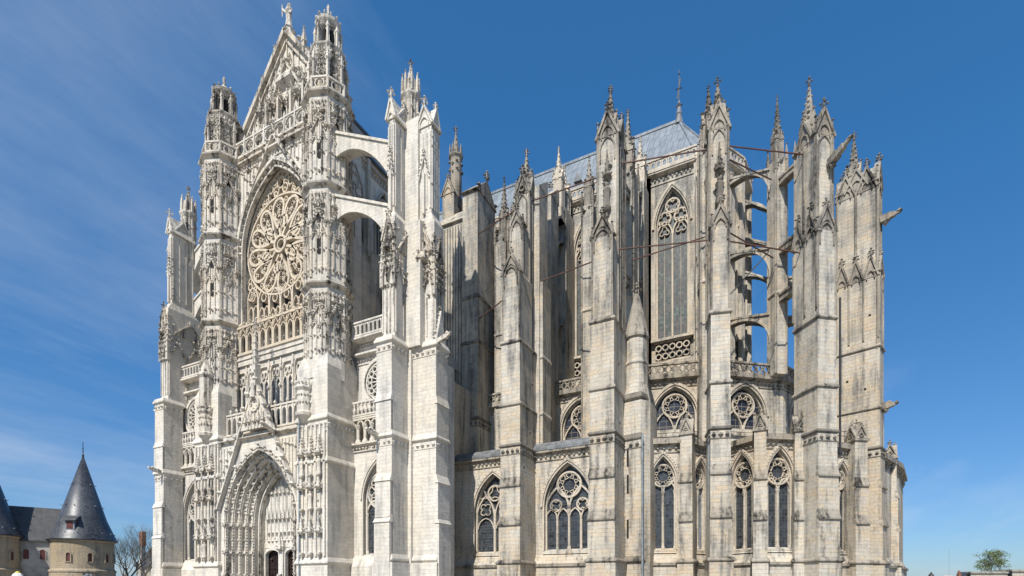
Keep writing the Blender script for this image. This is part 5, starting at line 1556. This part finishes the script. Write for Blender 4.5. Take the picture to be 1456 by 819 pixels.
def tree(px, D, h, label, leaves=0, mat=None, seed=1, group=None, rk=1.0):
    rnd.seed(seed); x, y = PD(px, D)
    T_ = empty('bare_tree' if not leaves else 'leafy_tree', (x, y, 0), label, 'tree', group)
    m = MB(W0); tips = []
    t_ = MB(W0); t_.ring(x, y, [(h*.035*rk, 0), (h*.024*rk, h*.08), (h*.02*rk, h*.34)], 8); t_.build('trunk', BARK, T_)
    for k in range(4):
        a = k*PI/2+rnd.random()
        branch(m, (x, y, h*(.16 if leaves and k % 2 else .32)), (math.cos(a)*.55, math.sin(a)*.55, 1), h*.3, h*.014*rk, 3 if leaves else 4, tips)
    br = m.build('branches', BARK, T_)
    if leaves:
        l = MB(W0)
        for tp in tips:
            for j in range(leaves):
                c = Vector(tp)+Vector((rnd.gauss(0, 1), rnd.gauss(0, 1), rnd.gauss(0, .8)))*h*.032
                s_ = h*.012*rnd.uniform(.6, 1.5); a = Vector((rnd.gauss(0, 1), rnd.gauss(0, 1), rnd.gauss(0, 1))).normalized(); b = a.orthogonal().normalized()
                i = len(l.v); l.v += [tuple(c+a*s_), tuple(c+b*s_*.7), tuple(c-a*s_), tuple(c-b*s_*.7)]; l.f.append((i, i+1, i+2, i+3))
        l.build('crown', mat, T_)
LEAF = plain('spring_leaves', (.09, .11, .03), .7, 0, .5, .8)
tree(184, 92, 9.2, 'bare brown tree between the round slate tower and the cathedral', 0, None, 5, 'bare trees', 1.0)
tree(206, 100, 12, 'taller bare tree with thin twigs close against the cathedral edge', 0, None, 11, 'bare trees', .8)
tree(176, 112, 11, 'smaller bare tree in front of the pale house', 0, None, 23, 'bare trees', .8)
tree(1412, 120, 9.2, 'loose green leafy tree rising above the pale low building at right', 13, LEAF, 8)

# right edge buildings
lx, ly = PD(1420, 72)
LB = empty('low_building', (lx, ly, 0), 'low pale building with flat grey roof edge at the far right', 'building')
f = Fr(*PD(1380, 74), 27)
m = MB(f); m.box(0, 5.2, -1.8, 0, 0, 3.55); m.box(5.35, 14, -1.8, .3, 0, 3.8); m.build('wall', stone('pale_wall', (.5, .45, .38), (.45, .38, .3), (.35, .33, .3), (.2, .18, .15)), LB)
m = MB(f); m.box(-.15, 5.25, -2.0, .2, 3.55, 3.8); m.box(5.35, 14, -2.0, .5, 3.8, 4.1); m.build('roof_edge', plain('weathered_coping', (.28, .27, .23), .9), LB)
m = MB(f); m.box(5.2, 5.4, -.3, .45, 0, 3.9); m.box(-.3, -.15, 0, .2, 0, 3.7); m.build('drainpipe', DKIRON, LB)
m = MB(f); m.prism([(-1.1, 2.9), (-.2, 2.9), (-.2, 3.7)], -1.5, -.3); m.box(-1.1, -.3, -1.4, -.4, 0, 2.9); m.build('lean_to_roof', SLATE, LB)
m = MB(f); m.box(-1.55, -1.2, -.5, -.1, 0, 3.55); m.ring(-1.38, -.3, [(.16, 3.6), (.14, 3.95)], 8); m.build('chimney', br_m, LB)
def lamp(px, D, h, label):
    x, y = PD(px, D)
    L_ = empty('street_lamp', (x, y, 0), label, 'street lamp')
    m = MB(W0); m.ring(x, y, [(.16, 0), (.14, .8), (.07, 1.0), (.05, h-.7), (.12, h-.6)], 8); m.build('post', DKIRON, L_)
    m = MB(W0); m.ring(x, y, [(.12, h-.6), (.22, h-.15)], 6); m.build('lantern', plain('lamp_glass', (.5, .5, .45), .3), L_)
    m = MB(W0); m.ring(x, y, [(.28, h-.15), (.2, h+.03), (.08, h+.12), (.07, h+.22), (.02, h+.3)], 8); m.build('cap', DKIRON, L_)
lamp(1324, 58, 3.0, 'black street lamp with domed cap between the cathedral and the low building')
x, y = PD(1347, 110)
DM = empty('distant_house', (x, y, 0), 'small distant house with rounded pale roof and thin mast', 'house')
m = MB(W0); m.box(x-1.5, x+1.5, y-2, y+2, 0, 3.2); m.build('wall', PLASTER, DM)
m = MB(W0); m.ring(x, y, [(2.0, 3.2), (1.7, 3.7), (.9, 4.05), (.1, 4.2)], 16); m.build('roof', plain('pale_roof', (.35, .33, .28), .9), DM)
m = MB(W0); m.beam((x+.3, y, 4), (x+.3, y, 9.5), .04); m.build('mast', ZINC, DM)
x, y = PD(25, 46)
PR = empty('parasol', (x, y, 0), 'small white parasol with a yellow top in front of the gatehouse', 'parasol')
m = MB(W0); m.ring(x, y, [(.03, 0), (.03, 2.8)], 8); m.build('pole', DKIRON, PR)
m = MB(W0); m.ring(x, y, [(.42, 2.35), (.40, 2.55), (.28, 2.78), (.1, 2.9)], 8); m.build('canopy', plain('white_canvas', (.75, .75, .72), .8, 0, .1), PR)
m = MB(W0); m.ring(x, y, [(.2, 2.87), (.12, 2.94), (.03, 3.0)], 8); m.build('cap', plain('yellow_cap', (.6, .55, .08), .7), PR)

# ============================================================ LIGHT, SKY, CAMERA
SUN_AZ, SUN_EL = 4.5, 47.0   # degrees east of south, elevation
w = bpy.data.worlds.new('World'); sc.world = w; w.use_nodes = True
nt = w.node_tree
for n in list(nt.nodes): nt.nodes.remove(n)
out = nt.nodes.new('ShaderNodeOutputWorld'); bg = nt.nodes.new('ShaderNodeBackground'); nt.links.new(bg.outputs[0], out.inputs[0])
sky = nt.nodes.new('ShaderNodeTexSky'); sky.sky_type = 'NISHITA'; sky.sun_disc = False
sky.sun_elevation = R(SUN_EL); sky.sun_rotation = R(180-SUN_AZ); sky.air_density = 1.0; sky.dust_density = .4; sky.ozone_density = 2.5; sky.altitude = 100
tc = nt.nodes.new('ShaderNodeTexCoord')
# thin cirrus: noise on a plane high above
sx = nt.nodes.new('ShaderNodeSeparateXYZ'); nt.links.new(tc.outputs['Generated'], sx.inputs[0])
zz = mth(nt, 'ADD', mth(nt, 'MAXIMUM', sx.outputs[2], 0.0), .12)
cbx = nt.nodes.new('ShaderNodeCombineXYZ')
nt.links.new(mth(nt, 'DIVIDE', sx.outputs[0], zz), cbx.inputs[0]); nt.links.new(mth(nt, 'DIVIDE', sx.outputs[1], zz), cbx.inputs[1])
n1 = noise(nt, cbx.outputs[0], .9, 9, .62, (1.0, .3, 1, -.55)); n2 = noise(nt, cbx.outputs[0], 1.7, 5, .6)
cl = mth(nt, 'MULTIPLY', ramp(nt, n1, .47, .74), ramp(nt, n2, .15, .62))
cl = mth(nt, 'MULTIPLY', cl, .42)
SKYTINT = (.72, .93, 1.10, 1)
tint = mixc(nt, ramp(nt, sx.outputs[2], .0, .55), (.60, .72, .90), (.35, .84, 1.19))
c0 = mixc(nt, 1.0, sky.outputs[0], tint, 'MULTIPLY')
c0 = mixc(nt, .16, c0, (.6, 3.0, 6.8))
nt.links.new(mixc(nt, cl, c0, (6.0, 6.6, 7.4)), bg.inputs[0])
bg.inputs[1].default_value = .092
sun = bpy.data.lights.new('sun', 'SUN'); sun.energy = 4.9; sun.angle = R(.53); sun.color = (1, .955, .88)
so = bpy.data.objects.new('sun', sun); col.objects.link(so)
d_ = Vector((math.sin(R(SUN_AZ))*math.cos(R(SUN_EL)), -math.cos(R(SUN_AZ))*math.cos(R(SUN_EL)), math.sin(R(SUN_EL))))
so.rotation_euler = d_.to_track_quat('Z', 'Y').to_euler(); so.location = (0, -50, 100)
cam = bpy.data.cameras.new('camera'); co = bpy.data.objects.new('camera', cam); col.objects.link(co); sc.camera = co
cam.sensor_width = 36; cam.lens = 750/1456*36; cam.shift_y = (835-409.5)/1456; cam.clip_end = 6000; cam.clip_start = .1
co.location = (0, 0, 1.6); co.rotation_euler = (PI/2, 0, R(27.1))
sc.view_settings.view_transform = 'Standard'; sc.view_settings.look = 'None'; sc.view_settings.gamma = 1; sc.view_settings.exposure = 0.34
